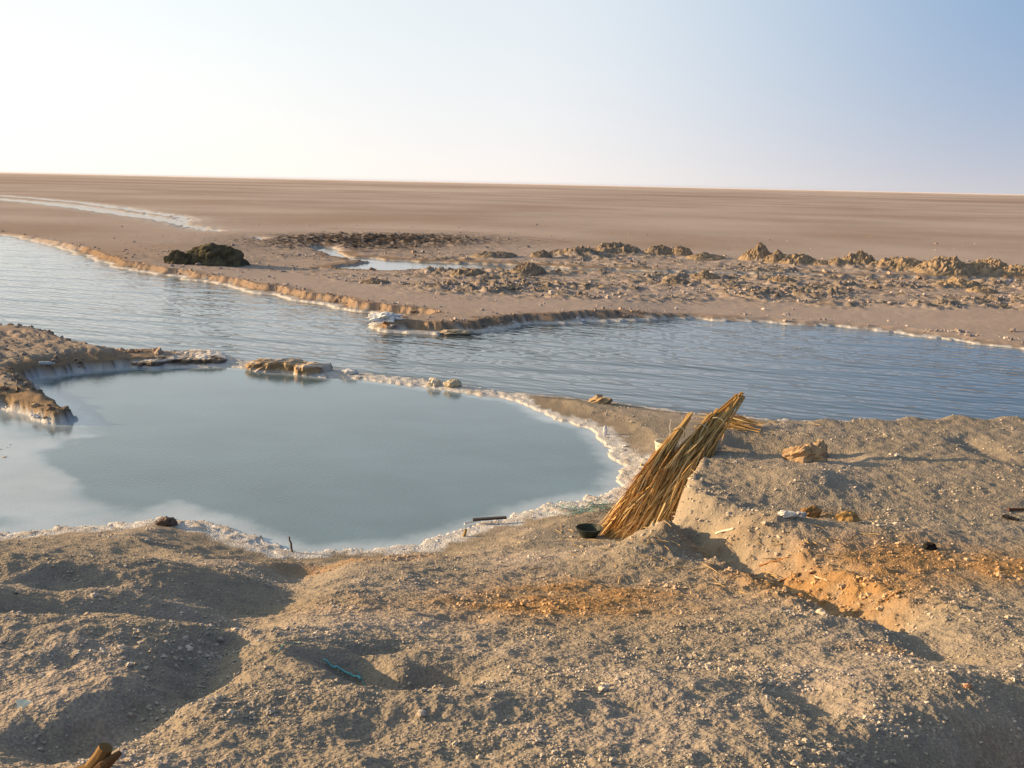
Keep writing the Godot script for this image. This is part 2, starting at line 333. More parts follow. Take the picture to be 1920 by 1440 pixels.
func raise_ground() -> ArrayMesh:
	var channel := PackedVector2Array(CHANNEL)
	var pond := PackedVector2Array(POND)
	var sa := PackedVector2Array(STREAM_A)
	var sb := PackedVector2Array(STREAM_B)
	var track := PackedVector2Array(TRACK)
	var nv := (NR + 1) * (NC + 1)
	height.resize(nv)
	wetness.resize(nv)
	tint.resize(nv)
	var pos := PackedVector3Array()
	pos.resize(nv)
	var near_soil := Color(0.395, 0.345, 0.275)
	var plain_soil := Color(0.545, 0.46, 0.415)
	var pale_soil := Color(0.7, 0.6, 0.54)
	var dark_soil := Color(0.085, 0.07, 0.06)
	var rust := Color(0.45, 0.265, 0.11)
	var salt := Color(0.8, 0.8, 0.8)
	var bed := Color(0.50, 0.53, 0.53)
	var f := PackedFloat32Array()
	f.resize(NF)
	var mixed: Array = []
	for k in NF:
		var row := PackedFloat32Array()
		row.resize(CC + 1)
		mixed.append(row)
	for i in NR + 1:
		var ci := mini(i / 4, CR - 1)
		var t := i / 4.0 - ci
		var i0 := maxi(ci - 1, 0) * (CC + 1)
		var i1 := ci * (CC + 1)
		var i2 := (ci + 1) * (CC + 1)
		var i3 := mini(ci + 2, CR) * (CC + 1)
		var w0 := ((-t + 2.0) * t - 1.0) * t * 0.5
		var w1 := ((3.0 * t - 5.0) * t * t + 2.0) * 0.5
		var w2 := ((-3.0 * t + 4.0) * t + 1.0) * t * 0.5
		var w3 := (t - 1.0) * t * t * 0.5
		for k in NF:
			var src: PackedFloat32Array = field[k]
			var row: PackedFloat32Array = mixed[k]
			for cj in CC + 1:
				row[cj] = src[i0 + cj] * w0 + src[i1 + cj] * w1 + src[i2 + cj] * w2 + src[i3 + cj] * w3
			mixed[k] = row
		var m_land: PackedFloat32Array = mixed[LAND]
		var m_riv: PackedFloat32Array = mixed[RIV]
		var m_poo: PackedFloat32Array = mixed[POO]
		var m_cha: PackedFloat32Array = mixed[CHA]
		var m_str: PackedFloat32Array = mixed[STR]
		var m_sta: PackedFloat32Array = mixed[STAIN]
		var m_rou: PackedFloat32Array = mixed[ROUGH]
		var m_sal: PackedFloat32Array = mixed[SALTW]
		var m_cli: PackedFloat32Array = mixed[CLIFF]
		var m_sha: PackedFloat32Array = mixed[SHAL]
		var m_dar: PackedFloat32Array = mixed[DARK]
		var m_pla: PackedFloat32Array = mixed[PLAT]
		var r := ring[i]
		var near := r < 40.0
		for j in NC + 1:
			var cj := mini(j >> 2, CC - 1)
			var u := j * 0.25 - cj
			var a := angle[j]
			var x := sin(a) * r
			var z := -cos(a) * r
			var k := i * (NC + 1) + j
			var c0 := maxi(cj - 1, 0)
			var c3 := mini(cj + 2, CC)
			var h := m_land[c0] * (((-u + 2.0) * u - 1.0) * u * 0.5) + m_land[cj] * (((3.0 * u - 5.0) * u * u + 2.0) * 0.5) + m_land[cj + 1] * (((-3.0 * u + 4.0) * u + 1.0) * u * 0.5) + m_land[c3] * ((u - 1.0) * u * u * 0.5)
			var lump := n_lump.get_noise_2d(x, z)
			var tone := n_tone.get_noise_2d(x, z)
			if r > 420.0:
				# bare plain: only very slow swells, bands of paler crust
				var band := n_tone.get_noise_2d(x * 0.012, z * 0.012) + 0.6 * n_tone.get_noise_2d(x * 0.0035 + 40.0, z * 0.0035)
				var c := plain_soil.lerp(pale_soil, clampf(band * 2.0, 0.0, 1.0)) if band > 0.0 else plain_soil.lerp(Color(0.42, 0.315, 0.26), clampf(-band * 2.2, 0.0, 0.9))
				height[k] = 0.26
				tint[k] = c
				pos[k] = Vector3(x, 0.26, z)
				continue
			var d_riv := lerpf(m_riv[cj], m_riv[cj + 1], u)
			var d_poo := lerpf(m_poo[cj], m_poo[cj + 1], u)
			var d_cha := lerpf(m_cha[cj], m_cha[cj + 1], u)
			var d_str := lerpf(m_str[cj], m_str[cj + 1], u)
			if d_cha < 3.0 and r > 40.0:
				d_cha = minf(inside(Vector2(x, z), channel), inside(Vector2(x, z), pond))
			if d_str < 9.0 and r > 60.0:
				d_str = minf(off_line(Vector2(x, z), sa, false) - 0.3 - r * 0.0055, off_line(Vector2(x, z), sb, false) - r * 0.013)
			var stain := lerpf(m_sta[cj], m_sta[cj + 1], u)
			var rough := lerpf(m_rou[cj], m_rou[cj + 1], u)
			var salt_w := lerpf(m_sal[cj], m_sal[cj + 1], u)
			var cliff := lerpf(m_cli[cj], m_cli[cj + 1], u)
			var shal := lerpf(m_sha[cj], m_sha[cj + 1], u)
			shal = clampf(shal + (tone * 0.7 + lump * 0.25) * shal * (1.0 - shal) * 4.0, 0.0, 1.0)
			var dark := lerpf(m_dar[cj], m_dar[cj + 1], u)
			var clod := n_clod.get_noise_2d(x, z) if near else 0.0
			var fine := n_lump.get_noise_2d(x * 3.1 + 77.0, z * 3.1) if r < 130.0 else 0.0
			var ragged := fine * (0.10 if r < 26.0 else 0.06) + lump * 0.14 + (n_lump.get_noise_2d(x * 0.4 + 31.0, z * 0.4) * 0.5 if r > 26.0 and r < 150.0 else 0.0)
			d_riv += ragged
			d_poo += ragged * 0.8
			d_cha += ragged
			d_str += lump * 0.9 + ragged + tone * 1.2
			var d := minf(minf(d_riv, d_poo), minf(d_cha, d_str))
			# crust and clods on dry land
			var relief := lump * (0.032 - 0.018 * clampf(m_pla[cj], 0.0, 1.0) if r < 24.0 else 0.02) + clod * 0.011 + fine * (0.018 if near else 0.01)
			if r < 27.0 and cliff > 0.05:
				relief += cliff * (clod * 0.04 + fine * 0.045 + lump * 0.03)
			relief *= 0.45 + 0.55 * smoothstep(0.2, 0.5, h)
			if rough > 0.01:
				var ridge := n_ridge.get_noise_2d(x * 0.55, z)
				relief += rough * smoothstep(0.2, 1.0, d_cha) * (maxf(ridge, -0.2) * 0.15 + maxf(fine, 0.0) * 0.13)
			if dark > 0.02:
				relief += dark * 0.3 * n_ridge.get_noise_2d(x * 0.35 + 9.0, z * 1.3)
			var land := h + relief * smoothstep(0.0, 0.5, d)
			var y := land
			if d > 0.0:
				var low := minf(land, 0.012 + 0.06 * d + 0.13 * d * d + d * lerpf(0.0, 1.4, clampf(lerpf(m_pla[cj], m_pla[cj + 1], u), 0.0, 1.0)))
				var step := 0.03 + d * 0.12 + clampf((d - (0.4 if z < -26.0 else 0.08)) * 2.6, 0.0, 1.0)
				y = lerpf(low, minf(land, step), cliff)
				if d_cha == d:
					y = minf(land, 0.01 + d * 0.9)
			else:
				y = -0.012 + d * (0.16 if d_poo == d else 0.28)
				y = maxf(y, -0.5)
				if shal > 0.0 and d_poo == d:
					y = lerpf(y, maxf(y, -0.014 + tone * 0.02), shal)
				if d_str == d:
					y = maxf(y, -0.05)
			# ---- colour
			var c := near_soil.lerp(plain_soil, smoothstep(18.0, 34.0, r))
			c = c.lerp(pale_soil, clampf(0.03 + tone * 0.5 + fine * 0.2, 0.0, 0.6))
			if r > 24.0:
				var band := n_tone.get_noise_2d(x * 0.05, z * 0.05)
				c = c.lerp(Color(0.44, 0.33, 0.26), clampf(band * 1.4, 0.0, 0.7)) if band > 0.0 else c.lerp(pale_soil, clampf(-band * 1.3 * smoothstep(40.0, 70.0, r), 0.0, 0.6))
				if r > 60.0 and r < 130.0 and x > -16.0 and x < 12.0:
					var tr := absf(off_line(Vector2(x, z), track, false) - 0.8)
					c = c.lerp(Color(0.36, 0.27, 0.215), 0.6 * smoothstep(0.5, 0.1, tr))
				if rough > 0.02:
					c = c.lerp(Color(0.26, 0.215, 0.155), clampf(rough * (0.4 + 1.5 * fine + lump), 0.0, 0.75))
			if stain > 0.02:
				c = c.lerp(rust, clampf(stain * (0.72 + 0.5 * lump + 0.5 * fine + 0.3 * tone), 0.0, 0.85))
			if dark > 0.02:
				c = c.lerp(dark_soil, clampf(dark * 1.6 * (0.75 + 1.2 * fine), 0.0, 1.0))
			if d > 0.0:
				if r < 60.0 and d < 0.8:
					c = c.lerp(Color(0.2, 0.165, 0.125), 0.4 * smoothstep(0.8, 0.2, d))
					if cliff > 0.5 and y > 0.06 and y < 0.3:
						c = c.lerp(Color(0.34, 0.2, 0.085), 0.4 * cliff)
				var edge := d + fine * 0.16 + clod * 0.05 + tone * 0.08
				var crust := smoothstep(salt_w, salt_w * 0.45, edge) if d_cha > d else 0.35 * smoothstep(0.5, 0.1, edge)
				if d_str == d:
					crust = smoothstep(2.8, 0.4, edge) * 0.9
				elif d_str < 9.0 and r > 90.0:
					c = c.lerp(Color(0.5, 0.43, 0.38), 0.5 * smoothstep(9.0, 1.0, d_str))
				if cliff > 0.0:
					crust *= lerpf(1.0, smoothstep(0.08, 0.03, y), cliff)
				c = c.lerp(salt.lerp(Color(0.52, 0.43, 0.33), clampf((fine * 1.4 + tone * 0.8) * smoothstep(0.3, 0.7, salt_w) - 0.05, 0.0, 0.55) if near else 0.05), crust * 0.93)
				if near and crust > 0.0:
					y += crust * (0.01 + (0.02 * maxf(fine, -0.3) + 0.016 * clod) * lerpf(0.3, 1.0, smoothstep(0.35, 0.8, salt_w)))
			else:
				c = bed.lerp(salt, maxf(smoothstep(-0.25, -0.01, d), shal * (0.8 + 0.5 * tone)))
				if d_str == d:
					c = salt
			height[k] = y
			wetness[k] = 1.0 if d_riv == d else 2.0 if d_poo == d else 3.0 if d_cha == d else 4.0
			tint[k] = c
			pos[k] = Vector3(x, y, z)
	return sheet(pos, tint, PackedByteArray(), 0, NR, true)


# one sheet over the polar grid; keep says which vertices carry faces
func sheet(pos: PackedVector3Array, color: PackedColorArray, keep: PackedByteArray, from: int, to: int, centre: bool, given := PackedVector3Array()) -> ArrayMesh:
	var n := NC + 1
	var normal := given
	if normal.is_empty():
		normal.resize(pos.size())
		for i in range(from, to + 1):
			var up := mini(i + 1, to) * n
			var down := maxi(i - 1, from) * n
			for j in n:
				var east := pos[i * n + mini(j + 1, NC)] - pos[i * n + maxi(j - 1, 0)]
				var north := pos[up + j] - pos[down + j]
				normal[i * n + j] = east.cross(north).normalized()
	var index := PackedInt32Array()
	var all := keep.is_empty()
	for i in range(from, to):
		for j in NC:
			var a := i * n + j
			if all or keep[a] + keep[a + 1] + keep[a + n] + keep[a + n + 1] > 0:
				index.append_array([a, a + n, a + 1, a + 1, a + n, a + n + 1])
	if centre:
		pos.append(Vector3(0, 2.3, 0))
		normal.append(Vector3.UP)
		color.append(color[0])
		for j in NC:
			index.append_array([pos.size() - 1, j, j + 1])
	var arrays := []
	arrays.resize(Mesh.ARRAY_MAX)
	if not all:
		# drop the vertices that no face uses
		var at := PackedInt32Array()
		at.resize(pos.size())
		at.fill(-1)
		var p2 := PackedVector3Array()
		var n2 := PackedVector3Array()
		var c2 := PackedColorArray()
		for q in index.size():
			var v := index[q]
			if at[v] < 0:
				at[v] = p2.size()
				p2.append(pos[v])
				n2.append(normal[v])
				c2.append(color[v])
			index[q] = at[v]
		pos = p2
		normal = n2
		color = c2
	arrays[Mesh.ARRAY_VERTEX] = pos
	arrays[Mesh.ARRAY_NORMAL] = normal
	arrays[Mesh.ARRAY_COLOR] = color
	arrays[Mesh.ARRAY_INDEX] = index
	var m := ArrayMesh.new()
	m.add_surface_from_arrays(Mesh.PRIMITIVE_TRIANGLES, arrays)
	return m


func ground_material() -> StandardMaterial3D:
	var m := tinted()
	m.metallic_specular = 0.15
	var cell := FastNoiseLite.new()
	cell.seed = 5
	cell.noise_type = FastNoiseLite.TYPE_CELLULAR
	cell.cellular_return_type = FastNoiseLite.RETURN_DISTANCE
	cell.frequency = 0.035
	cell.fractal_octaves = 3
	cell.fractal_type = FastNoiseLite.FRACTAL_FBM
	var bumps := cell.get_seamless_image(1024, 1024, true)
	var grain := FastNoiseLite.new()
	grain.seed = 8
	grain.frequency = 0.05
	grain.fractal_octaves = 5
	var g := grain.get_seamless_image(1024, 1024)
	var speck := Image.create(1024, 1024, false, Image.FORMAT_RGB8)
	for y in 1024:
		for x in 1024:
			var v := 0.8 + 0.32 * (g.get_pixel(x, y).r - 0.5)
			speck.set_pixel(x, y, Color(v, v * 0.99, v * 0.975))
	m.albedo_texture = ImageTexture.create_from_image(speck)
	m.albedo_color = Color(1.0, 1.0, 1.0)
	m.heightmap_enabled = true
	m.heightmap_texture = ImageTexture.create_from_image(bumps)
	m.heightmap_scale = 1.1
	m.heightmap_flip_texture = true
	m.uv1_triplanar = true
	m.uv1_world_triplanar = true
	m.uv1_scale = Vector3.ONE * 1.1
	return m


# ------------------------------------------------------------------ water
# wind ripples on a square of 9.7 m that repeats: trains of waves whose counts across it are whole numbers
func wave_picture() -> Image:
	var n := 1024
	var wr := RandomNumberGenerator.new()
	wr.seed = 19
	var total := PackedFloat32Array()
	total.resize(n * n)
	for t in 16:
		var l := lerpf(0.2, 0.72, pow(t / 15.0, 1.1))
		var dir := deg_to_rad(-62.0 + wr.randfn(0.0, 30.0))
		var kx := roundf(cos(dir) * 9.7 / l) * TAU / n
		var kz := roundf(sin(dir) * 9.7 / l) * TAU / n
		var amp := 0.0042 * pow(l, 0.9)
		var ph := wr.randf() * TAU
		var cx := PackedFloat32Array()
		var sx := PackedFloat32Array()
		for x in n:
			cx.append(cos(kx * x) * amp)
			sx.append(sin(kx * x) * amp)
		for z in n:
			var a := cos(kz * z + ph)
			var b := sin(kz * z + ph)
			var o := z * n
			for x in n:
				total[o + x] += cx[x] * a - sx[x] * b
	for k in n * n:
		var h := total[k]
		total[k] = 0.5 + 10.0 * (h + 9.0 * h * absf(h))
	return Image.create_from_data(n, n, false, Image.FORMAT_RF, total.to_byte_array())


func pour(kind: float, called: String, deep: Color, pale: Color, least: float, per_metre: float, waves: bool, from: int, to: int, rough: float) -> void:
	var n := NC + 1
	var pos := PackedVector3Array()
	var color := PackedColorArray()
	var normal := PackedVector3Array()
	var keep := PackedByteArray()
	pos.resize(n * (to + 1))
	color.resize(n * (to + 1))
	normal.resize(n * (to + 1))
	keep.resize(n * (to + 1))
	var train := []
	var wr := RandomNumberGenerator.new()
	wr.seed = 31
	var lengths := [1.7, 1.2]
	for l in lengths.size():
		var dir := deg_to_rad(-66.0 + wr.randf_range(-20.0, 20.0))
		train.append([cos(dir) * TAU / lengths[l], sin(dir) * TAU / lengths[l], 0.005 * lengths[l], wr.randf() * TAU])
	for i in range(from, to + 1):
		var r := ring[i]
		for j in range(30, NC - 30):
			var k := i * n + j
			if wetness[k] != kind or height[k] > 0.07:
				continue
			keep[k] = 1
			var a := angle[j]
			var x := sin(a) * r
			var z := -cos(a) * r
			var y := 0.0
			var nx := 0.0
			var nz := 0.0
			if waves:
				var warp := n_tone.get_noise_2d(x * 0.6, z * 0.6) * 5.0
				var gust := 0.75 + 0.9 * n_tone.get_noise_2d(x * 0.35 + 50.0, z * 0.35)
				gust *= lerpf(1.0, 0.55, smoothstep(2.0, 12.0, x)) * smoothstep(0.02, -0.5, height[k] * 3.0)
				for w in train:
					var ph: float = w[0] * x + w[1] * z + w[3] + warp * w[0] * 0.18
					var am: float = w[2] * gust
					y += am * sin(ph)
					nx -= am * w[0] * cos(ph)
					nz -= am * w[1] * cos(ph)
			pos[k] = Vector3(x, y, z)
			normal[k] = Vector3(nx, 1.0, nz).normalized()
			var depth := maxf(-height[k], 0.0)
			var c := pale.lerp(deep, smoothstep(0.0, 0.075, depth))
			c.a = clampf(least + depth * per_metre, 0.0, 0.97)
			if not waves:
				var silt := 1.0 + 0.22 * n_tone.get_noise_2d(x * 0.5 + 9.0, z * 0.9) + 0.16 * n_lump.get_noise_2d(x * 0.5, z * 0.8)
				c = Color(c.r * silt, c.g * silt, c.b * silt, c.a)
			color[k] = c
	# rim of the sheet: the ring of neighbours that the faces need
	for i in range(from, to + 1):
		for j in range(30, NC - 30):
			var k := i * n + j
			if keep[k] == 0:
				pos[k] = Vector3(sin(angle[j]) * ring[i], -0.003, -cos(angle[j]) * ring[i])
				normal[k] = Vector3.UP
				color[k] = Color(deep.r, deep.g, deep.b, least)
	var m := StandardMaterial3D.new()
	m.vertex_color_use_as_albedo = true
	m.transparency = BaseMaterial3D.TRANSPARENCY_ALPHA
	m.roughness = rough
	m.metallic_specular = 0.5
	m.heightmap_enabled = true
	m.uv1_triplanar = true
	m.uv1_world_triplanar = true
	if waves:
		m.heightmap_texture = ImageTexture.create_from_image(wave_picture())
		m.heightmap_scale = 4.6
		m.uv1_scale = Vector3.ONE / 7.3
	else:
		var ripple := FastNoiseLite.new()
		ripple.seed = 12
		ripple.frequency = 0.03
		ripple.fractal_octaves = 4
		m.heightmap_texture = ImageTexture.create_from_image(ripple.get_seamless_image(512, 512))
		m.heightmap_scale = 0.12
		m.uv1_scale = Vector3.ONE * 0.9
	# a plain white picture keeps this a milky, half clear surface
	var white := Image.create(4, 4, false, Image.FORMAT_RGB8)
	white.fill(Color.WHITE)
	m.albedo_texture = ImageTexture.create_from_image(white)
	structure(called, sheet(pos, color, keep, from, to, false, normal), m)


# ------------------------------------------------------------------ lumps and stones
func rock_mesh(seed_: int, cuts: int, size: Vector3, jag: float, tone: Color, flat := true, base := -0.5, spread := 0.12) -> ArrayMesh:
	var nz := FastNoiseLite.new()
	nz.seed = seed_
	nz.frequency = 0.8
	nz.fractal_octaves = 4
	var v: Array[Vector3] = []
	var rows := cuts
	var cols := cuts * 2
	for i in rows + 1:
		var e := PI * i / rows
		for j in cols:
			var a := TAU * j / cols
			v.append(Vector3(sin(e) * cos(a), cos(e), sin(e) * sin(a)))
	var p: Array[Vector3] = []
	var c: Array[Color] = []
	for q in v:
		var s := 1.0 + jag * nz.get_noise_3dv(q * 1.3) * 2.0 + jag * 0.5 * nz.get_noise_3dv(q * 4.0 + Vector3(9, 0, 0))
		var w := q * s
		w.y = maxf(w.y, base)
		p.append(w * size * 0.5)
		var g := 1.0 + spread * 2.0 * nz.get_noise_3dv(q * 3.0 + Vector3(0, 7, 0))
		c.append(Color(tone.r * g, tone.g * g, tone.b * g))
	var st := SurfaceTool.new()
	st.begin(Mesh.PRIMITIVE_TRIANGLES)
	st.set_smooth_group(-1 if flat else 0)
	for i in rows:
		for j in cols:
			var k := (j + 1) % cols
			for q in [i * cols + j, (i + 1) * cols + k, (i + 1) * cols + j, i * cols + j, i * cols + k, (i + 1) * cols + k]:
				st.set_color(c[q])
				st.add_vertex(p[q])
	st.generate_normals()
	return st.commit()


func heap_mesh(seed_: int, width: float, tall: float, tone: Color, peak: float, spot: Vector3, cells := 40, depth_share := 0.8) -> ArrayMesh:
	# a dug-out heap: a mound over a square of cells, ridged and cloddy, sunk into the ground round its rim
	var nz := FastNoiseLite.new()
	nz.seed = seed_
	nz.frequency = 1.0
	nz.fractal_octaves = 4
	var st := SurfaceTool.new()
	st.begin(Mesh.PRIMITIVE_TRIANGLES)
	st.set_smooth_group(-1)
	var p: Array[Vector3] = []
	var c: Array[Color] = []
	for i in cells + 1:
		for j in cells + 1:
			var u := j * 2.0 / cells - 1.0
			var w := i * 2.0 / cells - 1.0
			var d := sqrt(u * u + w * w)
			var s := nz.get_noise_2d(u * 1.4 + seed_, w * 1.4)
			var s2 := nz.get_noise_2d(u * 4.0, w * 4.0 + seed_)
			var fall := pow(maxf(1.0 - pow(d, 1.35), 0.0), peak)
			var y := tall * (fall * (1.0 + 0.5 * s) + (0.2 * s2 + 0.16 * nz.get_noise_2d(u * 9.0 + 3.0, w * 9.0)) * smoothstep(1.0, 0.6, d)) - 0.06 * smoothstep(0.85, 1.0, d)
			var jx := 0.3 / cells * width * nz.get_noise_2d(u * 9.0, w * 9.0)
			var foot := ground_y(spot.x + u * width * 0.5, spot.z + w * width * 0.5 * depth_share) - spot.y
			p.append(Vector3(u * width * 0.5 + jx, y + foot, w * width * 0.5 * depth_share + jx))
			var g := 1.0 + 0.5 * s2 + 0.5 * nz.get_noise_2d(u * 9.0 + 3.0, w * 9.0)
			c.append(Color(tone.r * g, tone.g * g, tone.b * g))
	var n := cells + 1
	for i in cells:
		for j in cells:
			var a := i * n + j
			for q in [a, a + 1, a + n, a + 1, a + n + 1, a + n]:
				st.set_color(c[q])
				st.add_vertex(p[q])
	st.generate_normals()
	return st.commit()


func scatter(called: String, meshes: Array, mats: Material, spots: Array, shades: Array) -> void:
	for k in meshes.size():
		var mine := []
		for q in range(k, spots.size(), meshes.size()):
			mine.append(q)
		if mine.is_empty():
			continue
		var mm := MultiMesh.new()
		mm.transform_format = MultiMesh.TRANSFORM_3D
		mm.use_colors = true
		mm.mesh = meshes[k]
		mm.instance_count = mine.size()
		for q in mine.size():
			mm.set_instance_transform(q, spots[mine[q]])
			mm.set_instance_color(q, shades[mine[q]])
		var o := MultiMeshInstance3D.new()
		o.name = numbered(called)
		o.multimesh = mm
		o.material_override = mats
		o.set_meta("kind", "stuff")
		add_child(o)


func turned(size: Vector3) -> Basis:
	var b := Basis.from_euler(Vector3(rng.randf_range(-0.5, 0.5), rng.randf() * TAU, rng.randf_range(-0.5, 0.5)))
	return b * Basis.from_scale(size)


func strew() -> void:
	var mat := tinted()
	var stones := []
	for k in 5:
		stones.append(rock_mesh(100 + k, 4, Vector3.ONE, 0.45, Color.WHITE, true, -0.6, 0.1))
	# crumbled soil in the foreground
	var ditch := PackedVector2Array(GULLIES[7][0])
	rng.seed = 77
	var spots := []
	var shades := []
	while spots.size() < 45000:
		var a := rng.randf_range(-0.8, 0.8)
		var r := exp(rng.randf_range(log(2.3), log(25.0)))
		var x := sin(a) * r
		var z := -cos(a) * r
		var y := ground_y(x, z)
		if y < 0.09:
			continue
		var patch := n_tone.get_noise_2d(x * 2.2 + 13.0, z * 2.2) + n_lump.get_noise_2d(x * 1.7, z * 1.7)
		var by_ditch := off_line(Vector2(x, z), ditch, false) if x > 0.0 and r < 13.0 else 9.0
		if patch < rng.randf_range(-0.95, 0.2) and by_ditch > 0.8:
			continue
		var rusty := clampf((ground_tint(x, z).r / maxf(ground_tint(x, z).b, 0.01) - 1.6) * 1.2, 0.0, 1.0)
		var s := 0.0062 * (1.0 + 0.5 * rusty + 0.7 * smoothstep(0.9, 0.3, by_ditch)) * exp(rng.randfn(0.0, 0.42)) * (0.7 + 0.09 * minf(r, 18.0)) * clampf(1.0 + 1.3 * patch, 0.6, 1.9)
		var c := ground_tint(x, z)
		var g := rng.randf_range(0.85, 1.3)
		spots.append(Transform3D(turned(Vector3(s, s * rng.randf_range(0.5, 0.9), s * rng.randf_range(0.7, 1.3))), Vector3(x, y + s * 0.12, z)))
		shades.append(Color(c.r * g, c.g * g, c.b * g))
	scatter("soil_crumbs", stones, mat, spots, shades)
	# salt lumps along the pool
	spots = []
	shades = []
	var tries := 0
	while spots.size() < 3500 and tries < 400000:
		tries += 1
		var a := rng.randf_range(-0.62, 0.62)
		var r := exp(rng.randf_range(log(9.0), log(30.0)))
		var x := sin(a) * r
		var z := -cos(a) * r
		var c := ground_tint(x, z)
		var y := ground_y(x, z)
		if c.b < 0.45 or y < -0.02:
			continue
		var s := 0.014 * exp(rng.randfn(0.0, 0.55)) * (0.7 + 0.02 * r)
		var g := rng.randf_range(0.7, 1.05)
		spots.append(Transform3D(turned(Vector3(s * 1.4, s * 0.4, s)), Vector3(x, y, z)))
		shades.append(Color(0.74 * g, 0.72 * g, 0.69 * g) if rng.randf() < 0.8 else Color(0.5 * g, 0.42 * g, 0.33 * g))
	scatter("salt_crust", stones, mat, spots, shades)
	# broken clods on the far bank and its edge
	spots = []
	shades = []
	tries = 0
	while spots.size() < 9000 and tries < 600000:
		tries += 1
		var a := rng.randf_range(-0.62, 0.62)
		var r := exp(rng.randf_range(log(17.0), log(100.0)))
		var x := sin(a) * r
		var z := -cos(a) * r
		var c := cell_of(x, z)
		var q := (int(c.x) / 4) * (CC + 1) + int(c.y) / 4
		var bank: float = field[RIV][q]
		var want: float = field[ROUGH][q] * 0.8 + field[DARK][q] * 0.4
		if bank > 0.1 and bank < 0.8:
			want = 0.8
		elif want < 0.02:
			want = 0.02
		if r < 27.0:
			want = 0.22 if field[CLIFF][q] > 0.4 else 0.0
		want *= 0.12 + 0.9 * smoothstep(0.0, 0.35, n_lump.get_noise_2d(x * 0.35, z * 0.5))
		var y := ground_y(x, z)
		if rng.randf() > want or y < 0.03:
			continue
		var s := 0.05 * exp(rng.randfn(0.0, 0.5))
		if bank < 0.8:
			s *= 0.75
		var t := ground_tint(x, z)
		var g := rng.randf_range(0.55, 0.95)
		spots.append(Transform3D(turned(Vector3(s * 1.5, s, s)), Vector3(x, y + s * 0.15, z)))
		shades.append(Color(t.r * g, t.g * g, t.b * g))
	scatter("mud_clods", stones, mat, spots, shades)


func heaps() -> void:
	var mat := tinted()
	var where := ["behind the far channel", "beside the dark water line"]
	for k in MOUNDS.size():
		var m: Array = MOUNDS[k]
		var p: Vector2 = m[0]
		var mud := Color(0.27, 0.2, 0.13) if p.x > 8.0 else Color(0.22, 0.17, 0.12)
		var o := solid("mud_heap", heap_mesh(40 + k, m[1] * 1.6, m[2] * 0.78, mud, 0.7 if m[2] < 0.6 else 1.0, on_ground(p.x, p.y)), mat, null, on_ground(p.x, p.y))
		tag(o, heap_label(k), "mud heap", "heaps of dug mud on the far bank")
	var at := Vector3(-13.6, 0.3, -47.2)
	var h := thing("dark_mud_mound", "big dark mossy mound with flat top on the far left bank, biggest on the plain", "mound", on_ground(at.x, at.z, -0.05))
	solid("mound_body", rock_mesh(301, 30, Vector3(2.6, 1.7, 2.0), 0.19, Color(0.085, 0.075, 0.045), true, 0.0, 0.5), mat, h, Vector3(0.25, 0.0, 0.0))
	solid("mound_flank", rock_mesh(302, 18, Vector3(1.3, 1.1, 1.2), 0.25, Color(0.075, 0.065, 0.04), true, 0.0, 0.5), mat, h, Vector3(-1.15, 0.0, 0.35))


func heap_label(k: int) -> String:
	var list := ["low grey heap of mud, leftmost on the far channel edge", "small block of mud right of the leftmost low heap", "long low mud heap left of the grey peaked one", "grey mud heap with one peak, the first tall heap from the left", "lumpy mud heap right of the grey peaked heap", "small steep mud lump in the middle of the left row of heaps", "flat mud heap at the right end of the left row", "tallest brown pointed mud heap on the far bank", "brown shoulder heap right against the tallest pointed heap", "sloping mud heap at the foot of the tallest pointed heap", "thin low mud ridge between the two pointed heaps", "small mud heap just left of the second pointed heap", "second pointed mud heap right of the tallest one", "wide lumpy mud heap right of the second pointed heap", "tall round brown heap left of the last broad heap", "broad brown heap near the right edge of the photo", "last brown heap cut by the right edge", "brown heap beyond the right edge of the row", "dark round mud mound standing at the near edge of the channel", "small pale cone of mud in front of the water line, left one", "small pale cone of mud in front of the water line, right one", "low grey mud heap left of the dark round mound", "flat rough heap of mud nearest the sand spit", "pale tan mud heap in the rubble at far right", "low tan mud heap at the right edge of the rubble", "dark low heap in the rubble before the water line", "tiny mud lump between two low heaps of the left row"]
	return list[mini(k, list.size() - 1)]


# ------------------------------------------------------------------ palm fronds
func tube(st: SurfaceTool, pts: Array, radii: Array, sides: int, tone: Color, cap := true) -> void:
	var loops := []
	for i in pts.size():
		var dir: Vector3 = (pts[mini(i + 1, pts.size() - 1)] - pts[maxi(i - 1, 0)]).normalized()
		var side := dir.cross(Vector3(0.31, 0.2, 0.93)).normalized()
		var up := side.cross(dir)
		var loop := []
		for k in sides:
			var a := TAU * k / sides
			loop.append(pts[i] + (side * cos(a) + up * sin(a)) * radii[i])
		loops.append(loop)
	st.set_color(tone)
	for i in pts.size() - 1:
		for k in sides:
			var q := (k + 1) % sides
			for v in [loops[i][k], loops[i + 1][k], loops[i + 1][q], loops[i][k], loops[i + 1][q], loops[i][q]]:
				st.add_vertex(v)
	if cap:
		for end in [0, pts.size() - 1]:
			for k in range(1, sides - 1):
				var tri := [loops[end][0], loops[end][k], loops[end][k + 1]]
				if end == 0:
					tri = [loops[end][0], loops[end][k + 1], loops[end][k]]
				for v in tri:
					st.add_vertex(v)


func begun() -> SurfaceTool:
	var st := SurfaceTool.new()
	st.begin(Mesh.PRIMITIVE_TRIANGLES)
	st.set_smooth_group(-1)
	return st


